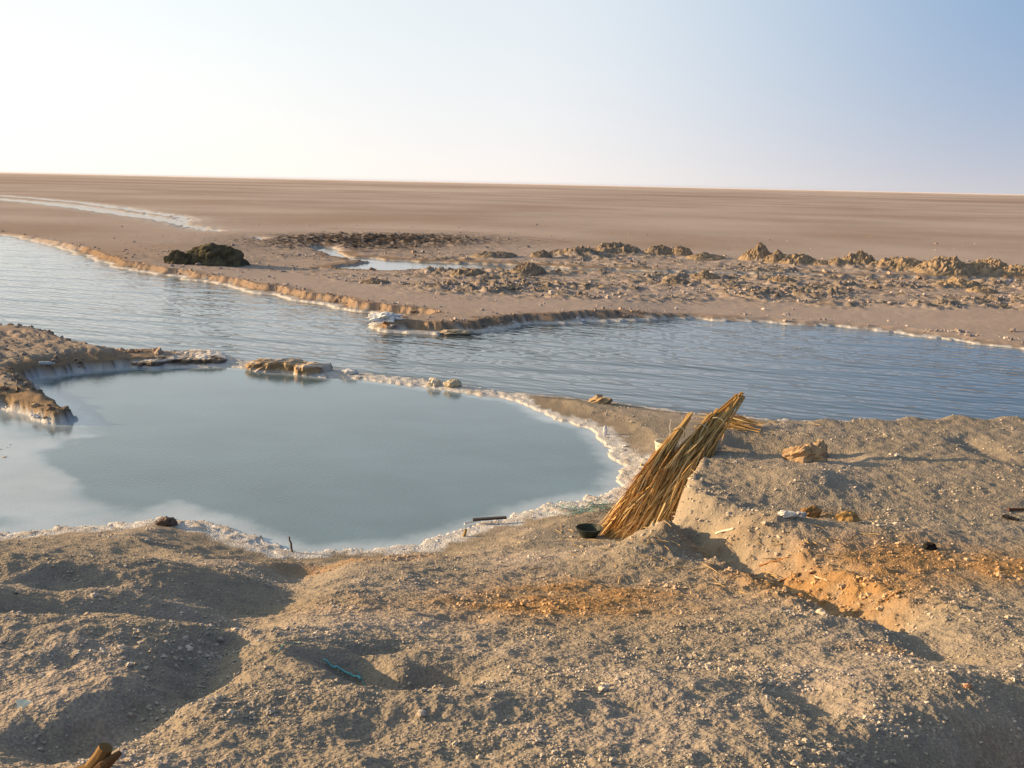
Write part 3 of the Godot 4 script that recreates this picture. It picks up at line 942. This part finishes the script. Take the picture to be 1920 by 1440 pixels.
func frond(butt: Vector3, tip: Vector3, thick: float, leaves: int, spread: float, droop: float, bare := 0.12) -> ArrayMesh:
	var st := begun()
	var straw := Color(0.68, 0.46, 0.19).lerp(Color(0.47, 0.27, 0.09), rng.randf())
	var axis := tip - butt
	var long := axis.length()
	var dir := axis / long
	var side := dir.cross(Vector3.UP).normalized()
	var up := side.cross(dir)
	var bend := rng.randf_range(-0.04, 0.06) * long
	var sway := rng.randf_range(-0.04, 0.04) * long
	var pts := []
	var radii := []
	for i in 9:
		var t := i / 8.0
		pts.append(butt + axis * t * 0.94 + up * bend * sin(t * PI) + side * sway * sin(t * PI))
		radii.append(lerpf(thick, thick * 0.22, pow(t, 0.7)))
	tube(st, pts, radii, 5, straw * 0.8)
	for k in leaves:
		var t := lerpf(bare, 0.97, sqrt(rng.randf())) * 8.0
		var i := mini(int(t), 7)
		var from: Vector3 = pts[i].lerp(pts[i + 1], t - i)
		var out := (side * (1.0 if k % 2 else -1.0) * rng.randf_range(0.3, 1.0) + up * rng.randf_range(-0.5, 0.9)).normalized()
		var l := rng.randf_range(0.35, 0.7) * lerpf(0.8, 1.1, t / 8.0)
		var w := rng.randf_range(0.008, 0.017)
		var lean := rng.randf_range(0.3, 1.0) * spread * (2.2 if rng.randf() < 0.07 else 1.0)
		var tone := straw.lerp(Color(0.80, 0.61, 0.31) if rng.randf() < 0.45 else Color(0.16, 0.075, 0.025), rng.randf() * 0.9)
		var p := from
		var go := (dir + out * lean).normalized()
		var flat := go.cross(out).normalized()
		flat = (flat + out * rng.randf_range(-0.7, 0.7)).normalized()
		var last := [p - flat * w * 0.5, p + flat * w * 0.5]
		st.set_color(tone)
		for s in 4:
			go = (go + Vector3(rng.randf_range(-1, 1), rng.randf_range(-1, 1), rng.randf_range(-1, 1)) * 0.13 + Vector3.DOWN * droop * rng.randf_range(0.0, 0.5) + dir * 0.08).normalized()
			p += go * l / 4.0
			var ww: float = w * [1.0, 0.9, 0.6, 0.08][s]
			var now := [p - flat * ww * 0.5, p + flat * ww * 0.5]
			for v in [last[0], now[0], last[1], last[1], now[0], now[1]]:
				st.add_vertex(v)
			last = now
	st.generate_normals()
	return st.commit()


func bundle(label: String, butt: Vector3, end: Vector3, count: int, top_r: float, low_r: float, thick: float, leaves: int, tie_at: float) -> void:
	var t := thing("palm_frond_bundle", label, "palm fronds", end, 0.0, "bundles of dry palm fronds leaning on the bank")
	var mat := tinted(1.0)
	mat.metallic_specular = 0.08
	mat.backlight_enabled = true
	mat.backlight = Color(0.25, 0.25, 0.25)
	var axis := butt - end
	var dir := axis.normalized()
	var side := dir.cross(Vector3.UP).normalized()
	var up := side.cross(dir)
	for k in count:
		var a := rng.randf() * TAU
		var q := sqrt(rng.randf())
		var top := axis * rng.randf_range(0.86, 1.0) + (side * cos(a) + up * sin(a)) * top_r * q
		if k == 0:
			top = axis
		var low := axis * rng.randf_range(-0.02, 0.12) + (side * cos(a) * 1.1 + up * sin(a) * 0.6) * low_r * q
		solid("frond", frond(top, low, thick * (1.5 if k == 0 else rng.randf_range(0.7, 1.1)), leaves, 0.24, 0.5, 0.08), mat, t)
	# the tie
	var st := begun()
	var pts := []
	var radii := []
	for k in 15:
		var a := TAU * k / 14.0
		pts.append(axis * tie_at + (side * cos(a) + up * sin(a)) * (top_r * 1.25 + 0.03) + dir * 0.02 * sin(a * 2.0))
		radii.append(0.008)
	tube(st, pts, radii, 4, Color(0.45, 0.38, 0.24), false)
	st.generate_normals()
	solid("tie_cord", st.commit(), mat, t)


func stick(label: String, called: String, category: String, a: Vector3, b: Vector3, r0: float, r1: float, tone: Color, crook := 0.04, group := "") -> void:
	var st := begun()
	var pts := []
	var radii := []
	for i in 6:
		var t := i / 5.0
		var w := Vector3(rng.randf_range(-1, 1), rng.randf_range(-0.2, 0.2), rng.randf_range(-1, 1)) * crook * a.distance_to(b) * sin(t * PI)
		pts.append((b - a) * t + w)
		radii.append(lerpf(r0, r1, t) * rng.randf_range(0.85, 1.15))
	tube(st, pts, radii, 6, tone)
	st.generate_normals()
	tag(solid(called, st.commit(), tinted(0.9), null, a), label, category, group)


func lying(label: String, called: String, category: String, x0: float, z0: float, x1: float, z1: float, r: float, tone: Color) -> void:
	stick(label, called, category, on_ground(x0, z0, r * 0.7), on_ground(x1, z1, r * 0.9), r, r * 0.6, tone)


func palm_fronds() -> void:
	rng.seed = 5
	bundle("tallest bundle of dry golden palm fronds with bare brown stems at top", Vector3(2.79, 1.57, -12.54), Vector3(1.22, 0.15, -10.98), 28, 0.055, 0.17, 0.015, 220, 0.78)
	bundle("shortest bundle of dry palm fronds, on the left with a dark stub top", Vector3(2.13, 1.39, -12.17), Vector3(1.07, 0.09, -11.15), 14, 0.032, 0.10, 0.013, 200, 0.85)
	bundle("middle bundle of dry palm fronds between the tallest and the shortest", Vector3(2.45, 1.41, -12.31), Vector3(1.18, 0.12, -11.09), 16, 0.045, 0.15, 0.013, 200, 0.84)


# ------------------------------------------------------------------ small things
func lathe(st: SurfaceTool, prof: Array, sides: int, tone: Color) -> void:
	st.set_color(tone)
	for i in prof.size() - 1:
		for k in sides:
			var a := TAU * k / sides
			var b := TAU * (k + 1) / sides
			var p0 := Vector3(cos(a) * prof[i].x, prof[i].y, sin(a) * prof[i].x)
			var p1 := Vector3(cos(b) * prof[i].x, prof[i].y, sin(b) * prof[i].x)
			var q0 := Vector3(cos(a) * prof[i + 1].x, prof[i + 1].y, sin(a) * prof[i + 1].x)
			var q1 := Vector3(cos(b) * prof[i + 1].x, prof[i + 1].y, sin(b) * prof[i + 1].x)
			for v in [p0, q0, p1, p1, q0, q1]:
				st.add_vertex(v)


func stone(label: String, at: Vector3, size: Vector3, tone: Color, seed_: int, cuts := 9, jag := 0.25, called := "stone", category := "stone", group := "") -> void:
	var y := maxf(ground_y(at.x, at.z), 0.0)
	var o := solid(called, rock_mesh(seed_, cuts, size, jag, tone, true, -0.6, 0.2), tinted(), null, Vector3(at.x, y + size.y * 0.22, at.z))
	tag(o, label, category, group)


func straw_litter() -> void:
	rng.seed = 21
	var st := begun()
	tube(st, [Vector3(-0.5, 0, 0), Vector3(-0.15, 0.03, 0.02), Vector3(0.2, 0.02, -0.03), Vector3(0.5, 0, 0)], [0.03, 0.035, 0.03, 0.012], 4, Color.WHITE)
	st.generate_normals()
	var spots := []
	var shades := []
	var round_ := [Vector3(1.22, 0.15, -10.98), Vector3(3.07, 0.96, -13.41), Vector3(2.34, 1.02, -8.37), Vector3(1.32, 0.96, -8.38)]
	for k in 230:
		var c: Vector3 = round_[k % 4]
		var x := c.x + rng.randfn(0.0, 0.45)
		var z := c.z + rng.randfn(0.0, 0.45)
		var l := rng.randf_range(0.06, 0.2)
		var b := Basis.from_euler(Vector3(0, rng.randf() * TAU, rng.randf_range(-0.15, 0.15))) * Basis.from_scale(Vector3(l, 0.12, 0.12))
		spots.append(Transform3D(b, on_ground(x, z, 0.006)))
		var g := rng.randf_range(0.5, 1.1)
		shades.append(Color(0.45 * g, 0.32 * g, 0.16 * g))
	scatter("straw_litter", [st.commit()], tinted(), spots, shades)


func small_things() -> void:
	rng.seed = 9
	# bucket with a broken handle and a bent stick in it
	var p := Vector3(2.23, 0.10, -14.71)
	var t := thing("bucket", "cream plastic bucket with dark inside standing behind the palm fronds", "bucket", on_ground(p.x, p.z, -0.01))
	var st := begun()
	lathe(st, [Vector2(0.001, 0.0), Vector2(0.125, 0.0), Vector2(0.16, 0.32), Vector2(0.168, 0.325), Vector2(0.168, 0.345), Vector2(0.155, 0.345), Vector2(0.12, 0.02), Vector2(0.001, 0.02)], 28, Color(0.70, 0.64, 0.48))
	st.generate_normals()
	solid("bucket_body", st.commit(), tinted(0.5), t)
	st = begun()
	lathe(st, [Vector2(0.001, 0.2), Vector2(0.146, 0.2)], 28, Color(0.05, 0.03, 0.025))
	st.generate_normals()
	solid("bucket_contents", st.commit(), tinted(0.6), t)
	st = begun()
	var arc := []
	var ra := []
	for k in 13:
		var a := PI * k / 12.0
		arc.append(Vector3(cos(a) * 0.168, 0.33 - sin(a) * 0.06, 0.02 + sin(a) * 0.165))
		ra.append(0.004)
	tube(st, arc, ra, 5, Color(0.3, 0.28, 0.25))
	st.generate_normals()
	solid("handle", st.commit(), tinted(0.5), t)
	var b := on_ground(p.x, p.z)
	stick("thin pale stick standing upright in the cream bucket", "stick", "stick", b + Vector3(0.02, 0.2, 0), b + Vector3(0.05, 0.66, 0.0), 0.009, 0.006, Color(0.5, 0.46, 0.4))
	# bottles
	for k in 2:
		var q := Vector3(-9.41, 0.04, -20.98) if k == 0 else Vector3(2.01, 0.05, -14.53)
		var bt := thing("plastic_bottle", "cloudy plastic bottle lying under the dark bank of the left peninsula" if k == 0 else "grey plastic bottle lying on the salt left of the palm fronds", "bottle", Vector3(q.x, maxf(ground_y(q.x, q.z), 0.0) + 0.045, q.z), 0.15 if k == 0 else 0.1)
		st = begun()
		lathe(st, [Vector2(0.001, -0.14), Vector2(0.04, -0.14), Vector2(0.045, -0.12), Vector2(0.045, -0.03), Vector2(0.041, -0.02), Vector2(0.045, -0.01), Vector2(0.045, 0.06), Vector2(0.03, 0.1), Vector2(0.015, 0.13), Vector2(0.015, 0.15)], 16, Color(0.42, 0.45, 0.46) if k == 0 else Color(0.22, 0.27, 0.28))
		st.generate_normals()
		var bb := solid("bottle_body", st.commit(), tinted(0.3), bt)
		st = begun()
		lathe(st, [Vector2(0.018, 0.135), Vector2(0.018, 0.16), Vector2(0.001, 0.16)], 12, Color(0.5, 0.52, 0.5) if k == 0 else Color(0.5, 0.42, 0.16))
		st.generate_normals()
		var cp := solid("bottle_cap", st.commit(), tinted(0.4), bt)
		for o in [bb, cp]:
			o.rotation.z = -PI / 2 if k == 0 else PI / 2
	# bowl beside the frond tips
	p = Vector3(0.88, 0.20, -11.10)
	t = thing("bowl", "dark green bowl sunk in sand beside the lower tips of the fronds", "bowl", on_ground(p.x, p.z, 0.0))
	st = begun()
	lathe(st, [Vector2(0.001, 0.0), Vector2(0.08, 0.0), Vector2(0.14, 0.09), Vector2(0.15, 0.11), Vector2(0.138, 0.11), Vector2(0.075, 0.015), Vector2(0.001, 0.015)], 26, Color(0.035, 0.042, 0.035))
	st.generate_normals()
	solid("bowl_body", st.commit(), tinted(0.5), t)
	# plank
	p = Vector3(-0.23, 0.03, -12.01)
	t = thing("plank", "dark weathered plank lying on the salt edge of the pool", "plank", Vector3(p.x, maxf(ground_y(p.x, p.z), 0.0) + 0.05, p.z), 0.12)
	t.rotation.z = 0.05
	var bm := BoxMesh.new()
	bm.size = Vector3(0.40, 0.02, 0.06)
	solid("board", bm, matte(Color(0.05, 0.045, 0.045)), t)
	stick("pale salted stick lying in the shallow water left of the dark plank", "stick", "stick", Vector3(-0.53, 0.00, -12.00) + Vector3(0, 0.02, 0), Vector3(-0.35, 0.00, -12.11) + Vector3(0, 0.03, 0), 0.012, 0.01, Color(0.6, 0.58, 0.55))
	stick("short broken post standing upright in the salt at the pool edge", "post", "post", on_ground(Vector3(-0.51, 0.00, -11.49).x, Vector3(-0.51, 0.00, -11.49).z), on_ground(Vector3(-0.51, 0.00, -11.49).x, Vector3(-0.51, 0.00, -11.49).z) + Vector3(0.02, 0.08, 0), 0.022, 0.018, Color(0.32, 0.22, 0.1))
	stick("thin dark stake standing at the pool edge beside the gully", "stake", "stake", on_ground(Vector3(-2.34, 0.00, -10.88).x, Vector3(-2.34, 0.00, -10.88).z, -0.02), on_ground(Vector3(-2.34, 0.00, -10.88).x, Vector3(-2.34, 0.00, -10.88).z) + Vector3(-0.03, 0.17, 0), 0.012, 0.009, Color(0.1, 0.08, 0.06))
	# turquoise cord
	var a0 := Vector3(-0.81, 1.89, -4.38)
	var b0 := Vector3(-0.73, 1.82, -4.41)
	var c0 := Vector3(-0.65, 1.79, -4.39)
	st = begun()
	var pts := []
	var radii := []
	var cv := Curve3D.new()
	for q in [a0, a0.lerp(b0, 0.5) + Vector3(0.01, 0, -0.01), b0, b0.lerp(c0, 0.6) + Vector3(0.015, 0, -0.012), c0]:
		cv.add_point(Vector3(q.x, 0, q.z))
	for k in 25:
		var q := cv.sample_baked(cv.get_baked_length() * k / 24.0)
		pts.append(on_ground(q.x + 0.004 * sin(k * 1.3), q.z, 0.014 + 0.004 * sin(k * 0.9)))
		radii.append(0.0045)
	tube(st, pts, radii, 6, Color(0.2, 0.56, 0.55))
	st.generate_normals()
	t = thing("cord", "short piece of turquoise nylon cord lying beside the hollow in the foreground", "cord", Vector3.ZERO)
	solid("cord_strand", st.commit(), tinted(0.6), t)
	st = begun()
	pts = []
	radii = []
	for k in 20:
		var f := k / 19.0
		pts.append(on_ground(c0.x + f * 0.22 - 0.03 + 0.008 * sin(k * 0.8), c0.z + f * 0.42 - 0.06, 0.009))
		radii.append(0.0022)
	tube(st, pts, radii, 4, Color(0.13, 0.33, 0.33))
	st.generate_normals()
	solid("frayed_strand", st.commit(), tinted(0.6), t)
	var t0 := Vector3(-0.98, 1.99, -4.23)
	var t1 := Vector3(-0.95, 1.90, -4.55)
	st = begun()
	pts = []
	radii = []
	for k in 16:
		var f := k / 15.0
		var q := t0.lerp(t1, f)
		pts.append(on_ground(q.x + 0.006 * sin(k * 1.1), q.z, 0.008))
		radii.append(0.003)
	tube(st, pts, radii, 4, Color(0.12, 0.3, 0.27))
	st.generate_normals()
	tag(solid("thread", st.commit(), tinted(0.6)), "thin dull teal thread on the soil above the turquoise cord", "thread")
	# tangle of green net on the salt
	p = Vector3(0.94, 0.05, -12.34)
	st = begun()
	for k in 46:
		var q := []
		var rr := []
		var s := Vector3(p.x + rng.randfn(0.0, 0.17), 0, p.z + rng.randfn(0.0, 0.16))
		var head := rng.randf() * TAU
		for i in 7:
			q.append(Vector3(s.x, maxf(ground_y(s.x, s.z), 0.0) + rng.randf_range(0.01, 0.045), s.z))
			rr.append(0.0035)
			head += rng.randf_range(-0.9, 0.9)
			s += Vector3(cos(head), 0, sin(head)) * 0.05
		tube(st, q, rr, 3, Color(0.05, 0.13, 0.115).lerp(Color(0.16, 0.3, 0.31), rng.randf()), false)
	st.generate_normals()
	tag(solid("fishing_net", st.commit(), tinted(0.7)), "tangled green net strands on the salt left of the frond tips", "net")
	# forked branch at the lower left edge
	p = Vector3(-1.24, 2.25, -2.81)
	t = thing("branch", "brown forked branch stub sticking up at the lower left corner", "branch", on_ground(p.x, p.z, 0.0))
	st = begun()
	tube(st, [Vector3(-0.2, -0.03, 0.1), Vector3(-0.1, 0.012, 0.03), Vector3(-0.02, 0.022, 0.0), Vector3(0.03, 0.035, -0.01), Vector3(0.06, 0.075, -0.02), Vector3(0.075, 0.105, -0.02)], [0.014, 0.017, 0.02, 0.026, 0.024, 0.021], 10, Color(0.17, 0.095, 0.035))
	st.generate_normals()
	solid("limb", st.commit(), tinted(0.8), t)
	st = begun()
	tube(st, [Vector3(0.03, 0.02, 0.0), Vector3(0.075, 0.06, 0.0), Vector3(0.12, 0.095, -0.01)], [0.022, 0.019, 0.008], 10, Color(0.12, 0.065, 0.03))
	st.generate_normals()
	solid("fork", st.commit(), tinted(0.8), t)
	# rocks and scraps
	stone("orange brown clod casting a long shadow on the right-hand mound", Vector3(3.37, 0.96, -11.73), Vector3(0.46, 0.24, 0.28), Color(0.40, 0.27, 0.15), 411, 14, 0.3, "clod", "clod")
	stone("knob of pale brown earth on the right end of the orange clod", Vector3(3.71, 0.84, -12.34), Vector3(0.2, 0.27, 0.18), Color(0.33, 0.24, 0.15), 412, 10, 0.25, "clod", "clod")
	stone("flat white stone at the lip of the hollow in the right-hand mound", Vector3(2.47, 1.15, -9.01), Vector3(0.16, 0.07, 0.1), Color(0.62, 0.58, 0.52), 413)
	stone("grey stone beside the flat white stone", Vector3(2.61, 1.12, -9.08), Vector3(0.11, 0.07, 0.09), Color(0.42, 0.39, 0.35), 414)
	stone("dark brown broken clod in the hole right of the white stone", Vector3(2.83, 1.00, -9.49), Vector3(0.18, 0.13, 0.13), Color(0.26, 0.15, 0.06), 415, 9, 0.3, "clod", "clod")
	stone("rust brown clod on the right side of the small hole", Vector3(3.09, 1.05, -9.23), Vector3(0.2, 0.11, 0.14), Color(0.3, 0.19, 0.08), 419, 9, 0.3, "clod", "clod")
	stone("dark lump of earth poking out of the slope above pool's lower left shore", Vector3(-3.94, 0.06, -11.59), Vector3(0.22, 0.13, 0.15), Color(0.12, 0.09, 0.07), 416, 10, 0.3, "clod", "clod")
	stone("small black charred lump on the rusty ground at right", Vector3(3.53, 1.07, -8.44), Vector3(0.12, 0.07, 0.09), Color(0.02, 0.018, 0.016), 417, 7, 0.4, "charred_lump", "lump")
	stone("rounded pebble at the foot of the foreground hollow", Vector3(-0.30, 2.10, -3.53), Vector3(0.035, 0.028, 0.03), Color(0.42, 0.37, 0.31), 418, 7, 0.15)
	stone("reddish pebble lying alone above the dark hollow at lower right", Vector3(2.01, 1.89, -4.27), Vector3(0.04, 0.025, 0.03), Color(0.34, 0.19, 0.12), 420, 7, 0.2)
	stone("salt caked stone on the white dike, smaller of the close pair", Vector3(-1.54, 0.00, -20.61), Vector3(0.27, 0.2, 0.22), Color(0.55, 0.48, 0.38), 421, 10, 0.25)
	stone("brown stone with pale top on the white dike, larger of the close pair", Vector3(-1.16, 0.00, -20.43), Vector3(0.34, 0.2, 0.24), Color(0.42, 0.36, 0.26), 422, 10, 0.25)
	stone("flat salt covered stone on the white dike near the mud block", Vector3(-3.38, 0.00, -21.63), Vector3(0.34, 0.14, 0.24), Color(0.62, 0.6, 0.56), 423, 10, 0.2)
	stone("brown earth lump on the sandy tongue before the river", Vector3(1.63, 0.00, -19.04), Vector3(0.42, 0.2, 0.3), Color(0.36, 0.25, 0.14), 424, 10, 0.3, "clod", "clod")
	stone("flat brown slab at the water edge under the spit", Vector3(-1.56, 0.00, -28.12), Vector3(0.9, 0.16, 0.5), Color(0.34, 0.28, 0.2), 425, 10, 0.2, "slab", "slab")
	stone("white salt mass on the tip of the sand spit", Vector3(-3.53, 0.00, -28.86), Vector3(0.9, 0.26, 0.7), Color(0.70, 0.68, 0.64), 426, 24, 0.3, "salt_mass", "salt crust")
	var scrap := begun()
	scrap.set_color(Color(0.78, 0.73, 0.55))
	for v in [Vector3(-0.025, 0.022, 0.0), Vector3(0.0, 0.006, 0.012), Vector3(-0.012, -0.004, 0.02), Vector3(0.0, 0.006, 0.012), Vector3(0.032, 0.014, -0.004), Vector3(0.006, -0.004, 0.02), Vector3(-0.025, 0.022, 0.0), Vector3(0.004, 0.018, -0.012), Vector3(0.0, 0.006, 0.012), Vector3(0.0, 0.006, 0.012), Vector3(0.004, 0.018, -0.012), Vector3(0.032, 0.014, -0.004)]:
		scrap.add_vertex(v)
	scrap.generate_normals()
	p = Vector3(-1.70, 2.14, -3.44)
	tag(solid("paper_scrap", scrap.commit(), tinted(0.8), null, on_ground(p.x, p.z, 0.008)), "tiny cream scrap of paper on soil near the left edge", "scrap")
	p = Vector3(1.53, 0.00, -16.69)
	stone("upright white plastic scrap on the salt of the pool's right shore", p, Vector3(0.07, 0.22, 0.04), Color(0.6, 0.6, 0.62), 430, 7, 0.25, "plastic_scrap", "scrap")
	# twigs
	var brown := Color(0.28, 0.13, 0.045)
	lying("reddish twig lying across the right-hand ditch", "twig", "twig", Vector3(2.20, 0.88, -8.10).x, Vector3(2.20, 0.88, -8.10).z, Vector3(2.34, 0.98, -8.03).x, Vector3(2.34, 0.98, -8.03).z, 0.009, brown)
	lying("arched brown twig above the ditch, left of the rust patch", "twig", "twig", Vector3(2.12, 0.88, -8.46).x, Vector3(2.12, 0.88, -8.46).z, Vector3(2.30, 1.03, -8.27).x, Vector3(2.30, 1.03, -8.27).z, 0.008, brown)
	lying("pale straw lying in the right-hand ditch", "straw", "straw", Vector3(2.11, 0.87, -8.13).x, Vector3(2.11, 0.87, -8.13).z, Vector3(2.25, 0.92, -8.08).x, Vector3(2.25, 0.92, -8.08).z, 0.005, Color(0.5, 0.42, 0.3))
	lying("pale curved straw on the rusty gravel right of the ditch", "straw", "straw", Vector3(2.41, 1.02, -7.88).x, Vector3(2.41, 1.02, -7.88).z, Vector3(2.43, 1.08, -7.61).x, Vector3(2.43, 1.08, -7.61).z, 0.005, Color(0.55, 0.45, 0.32))
	lying("brown stick lying in the gravel slope below the rust patch", "stick", "stick", Vector3(2.60, 1.23, -6.85).x, Vector3(2.60, 1.23, -6.85).z, Vector3(2.73, 1.28, -6.93).x, Vector3(2.73, 1.28, -6.93).z, 0.01, brown)
	lying("white bleached stick on the ledge below the palm fronds", "stick", "stick", Vector3(1.90, 0.87, -9.26).x, Vector3(1.90, 0.87, -9.26).z, Vector3(2.02, 0.98, -9.08).x, Vector3(2.02, 0.98, -9.08).z, 0.014, Color(0.62, 0.55, 0.45))
	lying("straight dark reddish stick at the right edge of the mound", "stick", "stick", Vector3(4.85, 0.98, -9.87).x, Vector3(4.85, 0.98, -9.87).z, Vector3(5.37, 0.97, -9.93).x, Vector3(5.37, 0.97, -9.93).z, 0.014, Color(0.12, 0.06, 0.04))
	lying("black strip of rubber lying near the right edge", "rubber_strip", "strip", Vector3(4.71, 0.97, -9.67).x, Vector3(4.71, 0.97, -9.67).z, Vector3(4.80, 0.97, -9.55).x, Vector3(4.80, 0.97, -9.55).z, 0.02, Color(0.015, 0.015, 0.016))
	# loose fronds behind the bundles
	var sayings := ["longest loose dry frond lying flat on the mound behind the bundles", "loose frond lying flat behind the bundles, nearest to the water", "short loose frond lying across the others behind the bundles", "thin grey loose stalk lying farthest right behind the bundles"]
	for k in 4:
		var e0 := Vector3(2.94, 0.93, -13.31) + Vector3(0.05 * k, 0, 0.1 - 0.08 * k)
		var e1 := Vector3(3.24, 0.94, -13.20) + Vector3(0.04 * k - 0.08, 0, 0.12 - 0.1 * k)
		var f := solid("loose_frond", frond(on_ground(e1.x, e1.z, 0.025 + 0.01 * k), on_ground(e0.x, e0.z, 0.035 + 0.012 * k), 0.011, 26, 0.1, 0.05), tinted(1.0))
		tag(f, sayings[k], "palm frond", "loose fronds on the mound top")


# broken earth dike between pool and river
func dike_block(called: String, label: String, a: Vector3, b: Vector3, wide: float, tall: float, top: Color, flank: Color, seed_: int) -> void:
	var nz := FastNoiseLite.new()
	nz.seed = seed_
	nz.frequency = 1.6
	nz.fractal_octaves = 4
	var long := a.distance_to(b)
	var along := int(long * 16.0)
	var around := 30
	var st := begun()
	var p: Array[Vector3] = []
	var c: Array[Color] = []
	for i in along + 1:
		var u := i * 1.0 / along
		var ends := pow(maxf(1.0 - pow(absf(u * 2.0 - 1.0), 7.0), 0.0), 0.5)
		for j in around + 1:
			var t := PI * j / around
			var cz := -cos(t)
			var sy := sin(t)
			var q := Vector3(u * long, pow(sy, 0.3) * tall, signf(cz) * pow(absf(cz), 0.55) * wide * 0.5)
			q.z *= 0.25 + 0.75 * ends
			q.y *= 0.3 + 0.7 * ends
			var n := nz.get_noise_3d(q.x, q.y * 2.0, q.z)
			var n2 := nz.get_noise_3d(q.x * 4.0, q.y * 6.0, q.z * 4.0)
			var side := absf(cz)
			q.z += signf(cz) * (n * 0.2 + n2 * 0.07) * side
			q.y *= 0.9 + 0.3 * nz.get_noise_2d(q.x * 0.7, seed_) + 0.16 * n2
			q.y -= 0.05 * smoothstep(0.9, 1.0, side)
			q.z += nz.get_noise_2d(q.x * 0.4, 30.0) * 0.3
			p.append(q)
			var salty := smoothstep(0.35, 0.75, sy) * clampf(0.6 + n * 1.6, 0.0, 1.0)
			var foot := smoothstep(0.06, 0.02, q.y)
			var g := 1.0 + 0.8 * n2
			c.append((flank * g).lerp(top, salty).lerp(Color(0.72, 0.71, 0.7), foot * 0.8))
	var m := around + 1
	for i in along:
		for j in around:
			var k := i * m + j
			for q in [k, k + m, k + 1, k + 1, k + m, k + m + 1]:
				st.set_color(c[q])
				st.add_vertex(p[q])
	st.generate_normals()
	var o := solid(called, st.commit(), tinted(), null, a)
	var v := b - a
	o.rotation.y = atan2(-v.z, v.x)
	tag(o, label, "mud block", "remains of the earth dike")


func _ready() -> void:
	var sun_at := Vector3(sin(deg_to_rad(-76.0)) * cos(deg_to_rad(12.5)), sin(deg_to_rad(12.5)), -cos(deg_to_rad(-76.0)) * cos(deg_to_rad(12.5)))
	var cam := Camera3D.new()
	cam.name = "camera"
	cam.fov = 40.0
	cam.near = 0.1
	cam.far = 40000.0
	cam.position = Vector3(0, 4, 0)
	cam.rotation_degrees = Vector3(-10.75, 0.0, 1.24)
	add_child(cam)
	cam.current = true
	var pan := PanoramaSkyMaterial.new()
	pan.panorama = ImageTexture.create_from_image(sky_picture(sun_at))
	var sky := Sky.new()
	sky.sky_material = pan
	var env := Environment.new()
	env.background_mode = Environment.BG_SKY
	env.sky = sky
	env.tonemap_mode = Environment.TONE_MAPPER_LINEAR
	env.tonemap_exposure = EXPOSURE
	env.sdfgi_enabled = true
	env.ssao_enabled = true
	env.ssil_enabled = true
	env.fog_enabled = true
	env.fog_density = 0.00008
	env.fog_light_color = Color(0.9, 0.86, 0.84)
	var we := WorldEnvironment.new()
	we.name = "environment"
	we.environment = env
	add_child(we)
	var sun := DirectionalLight3D.new()
	sun.name = "sun"
	sun.light_energy = 1.6
	sun.light_color = Color(1.0, 0.84, 0.63)
	sun.light_angular_distance = 0.5
	sun.shadow_enabled = true
	add_child(sun)
	sun.look_at_from_position(sun_at * 50.0, Vector3.ZERO)

	n_lump.seed = 3
	n_lump.frequency = 1.1
	n_lump.fractal_octaves = 4
	n_clod.seed = 4
	n_clod.frequency = 9.0
	n_clod.fractal_octaves = 3
	n_clod.fractal_gain = 0.6
	n_tone.seed = 6
	n_tone.frequency = 0.45
	n_tone.fractal_octaves = 4
	n_ridge.seed = 7
	n_ridge.frequency = 0.9
	n_ridge.fractal_octaves = 3
	n_ridge.fractal_type = FastNoiseLite.FRACTAL_RIDGED
	var t0 := Time.get_ticks_msec()
	lay_grid()
	work_out_fields()
	print("fields ", Time.get_ticks_msec() - t0)
	var soil := ground_material()
	structure("ground", raise_ground(), soil)
	print("ground ", Time.get_ticks_msec() - t0)
	pour(1.0, "river_water", Color(0.06, 0.085, 0.1), Color(0.2, 0.22, 0.22), 0.4, 5.0, true, 500, 920, 0.08)
	pour(2.0, "pool_water", Color(0.088, 0.14, 0.165), Color(0.42, 0.49, 0.54), 0.8, 4.0, false, 460, 700, 0.08)
	pour(3.0, "channel_water", Color(0.08, 0.1, 0.105), Color(0.2, 0.2, 0.2), 0.5, 5.0, false, 720, 930, 0.05)
	pour(4.0, "stream_water", Color(0.45, 0.46, 0.46), Color(0.65, 0.65, 0.65), 0.3, 4.0, false, 800, 1040, 0.1)
	print("water ", Time.get_ticks_msec() - t0)
	dike_block("dike_remnant", "long low strip of earth dike with a salt crusted top", Vector3(-8.36, 0.00, -22.59), Vector3(-6.34, 0.00, -23.20), 1.4, 0.18, Color(0.62, 0.57, 0.51), Color(0.13, 0.1, 0.07), 51)
	dike_block("dike_remnant", "short eroded block of earth dike standing alone in the water", Vector3(-5.59, 0.00, -22.39), Vector3(-3.88, 0.00, -21.69), 0.7, 0.23, Color(0.5, 0.42, 0.34), Color(0.30, 0.21, 0.12), 57)
	heaps()
	strew()
	palm_fronds()
	straw_litter()
	small_things()
	print("all ", Time.get_ticks_msec() - t0)
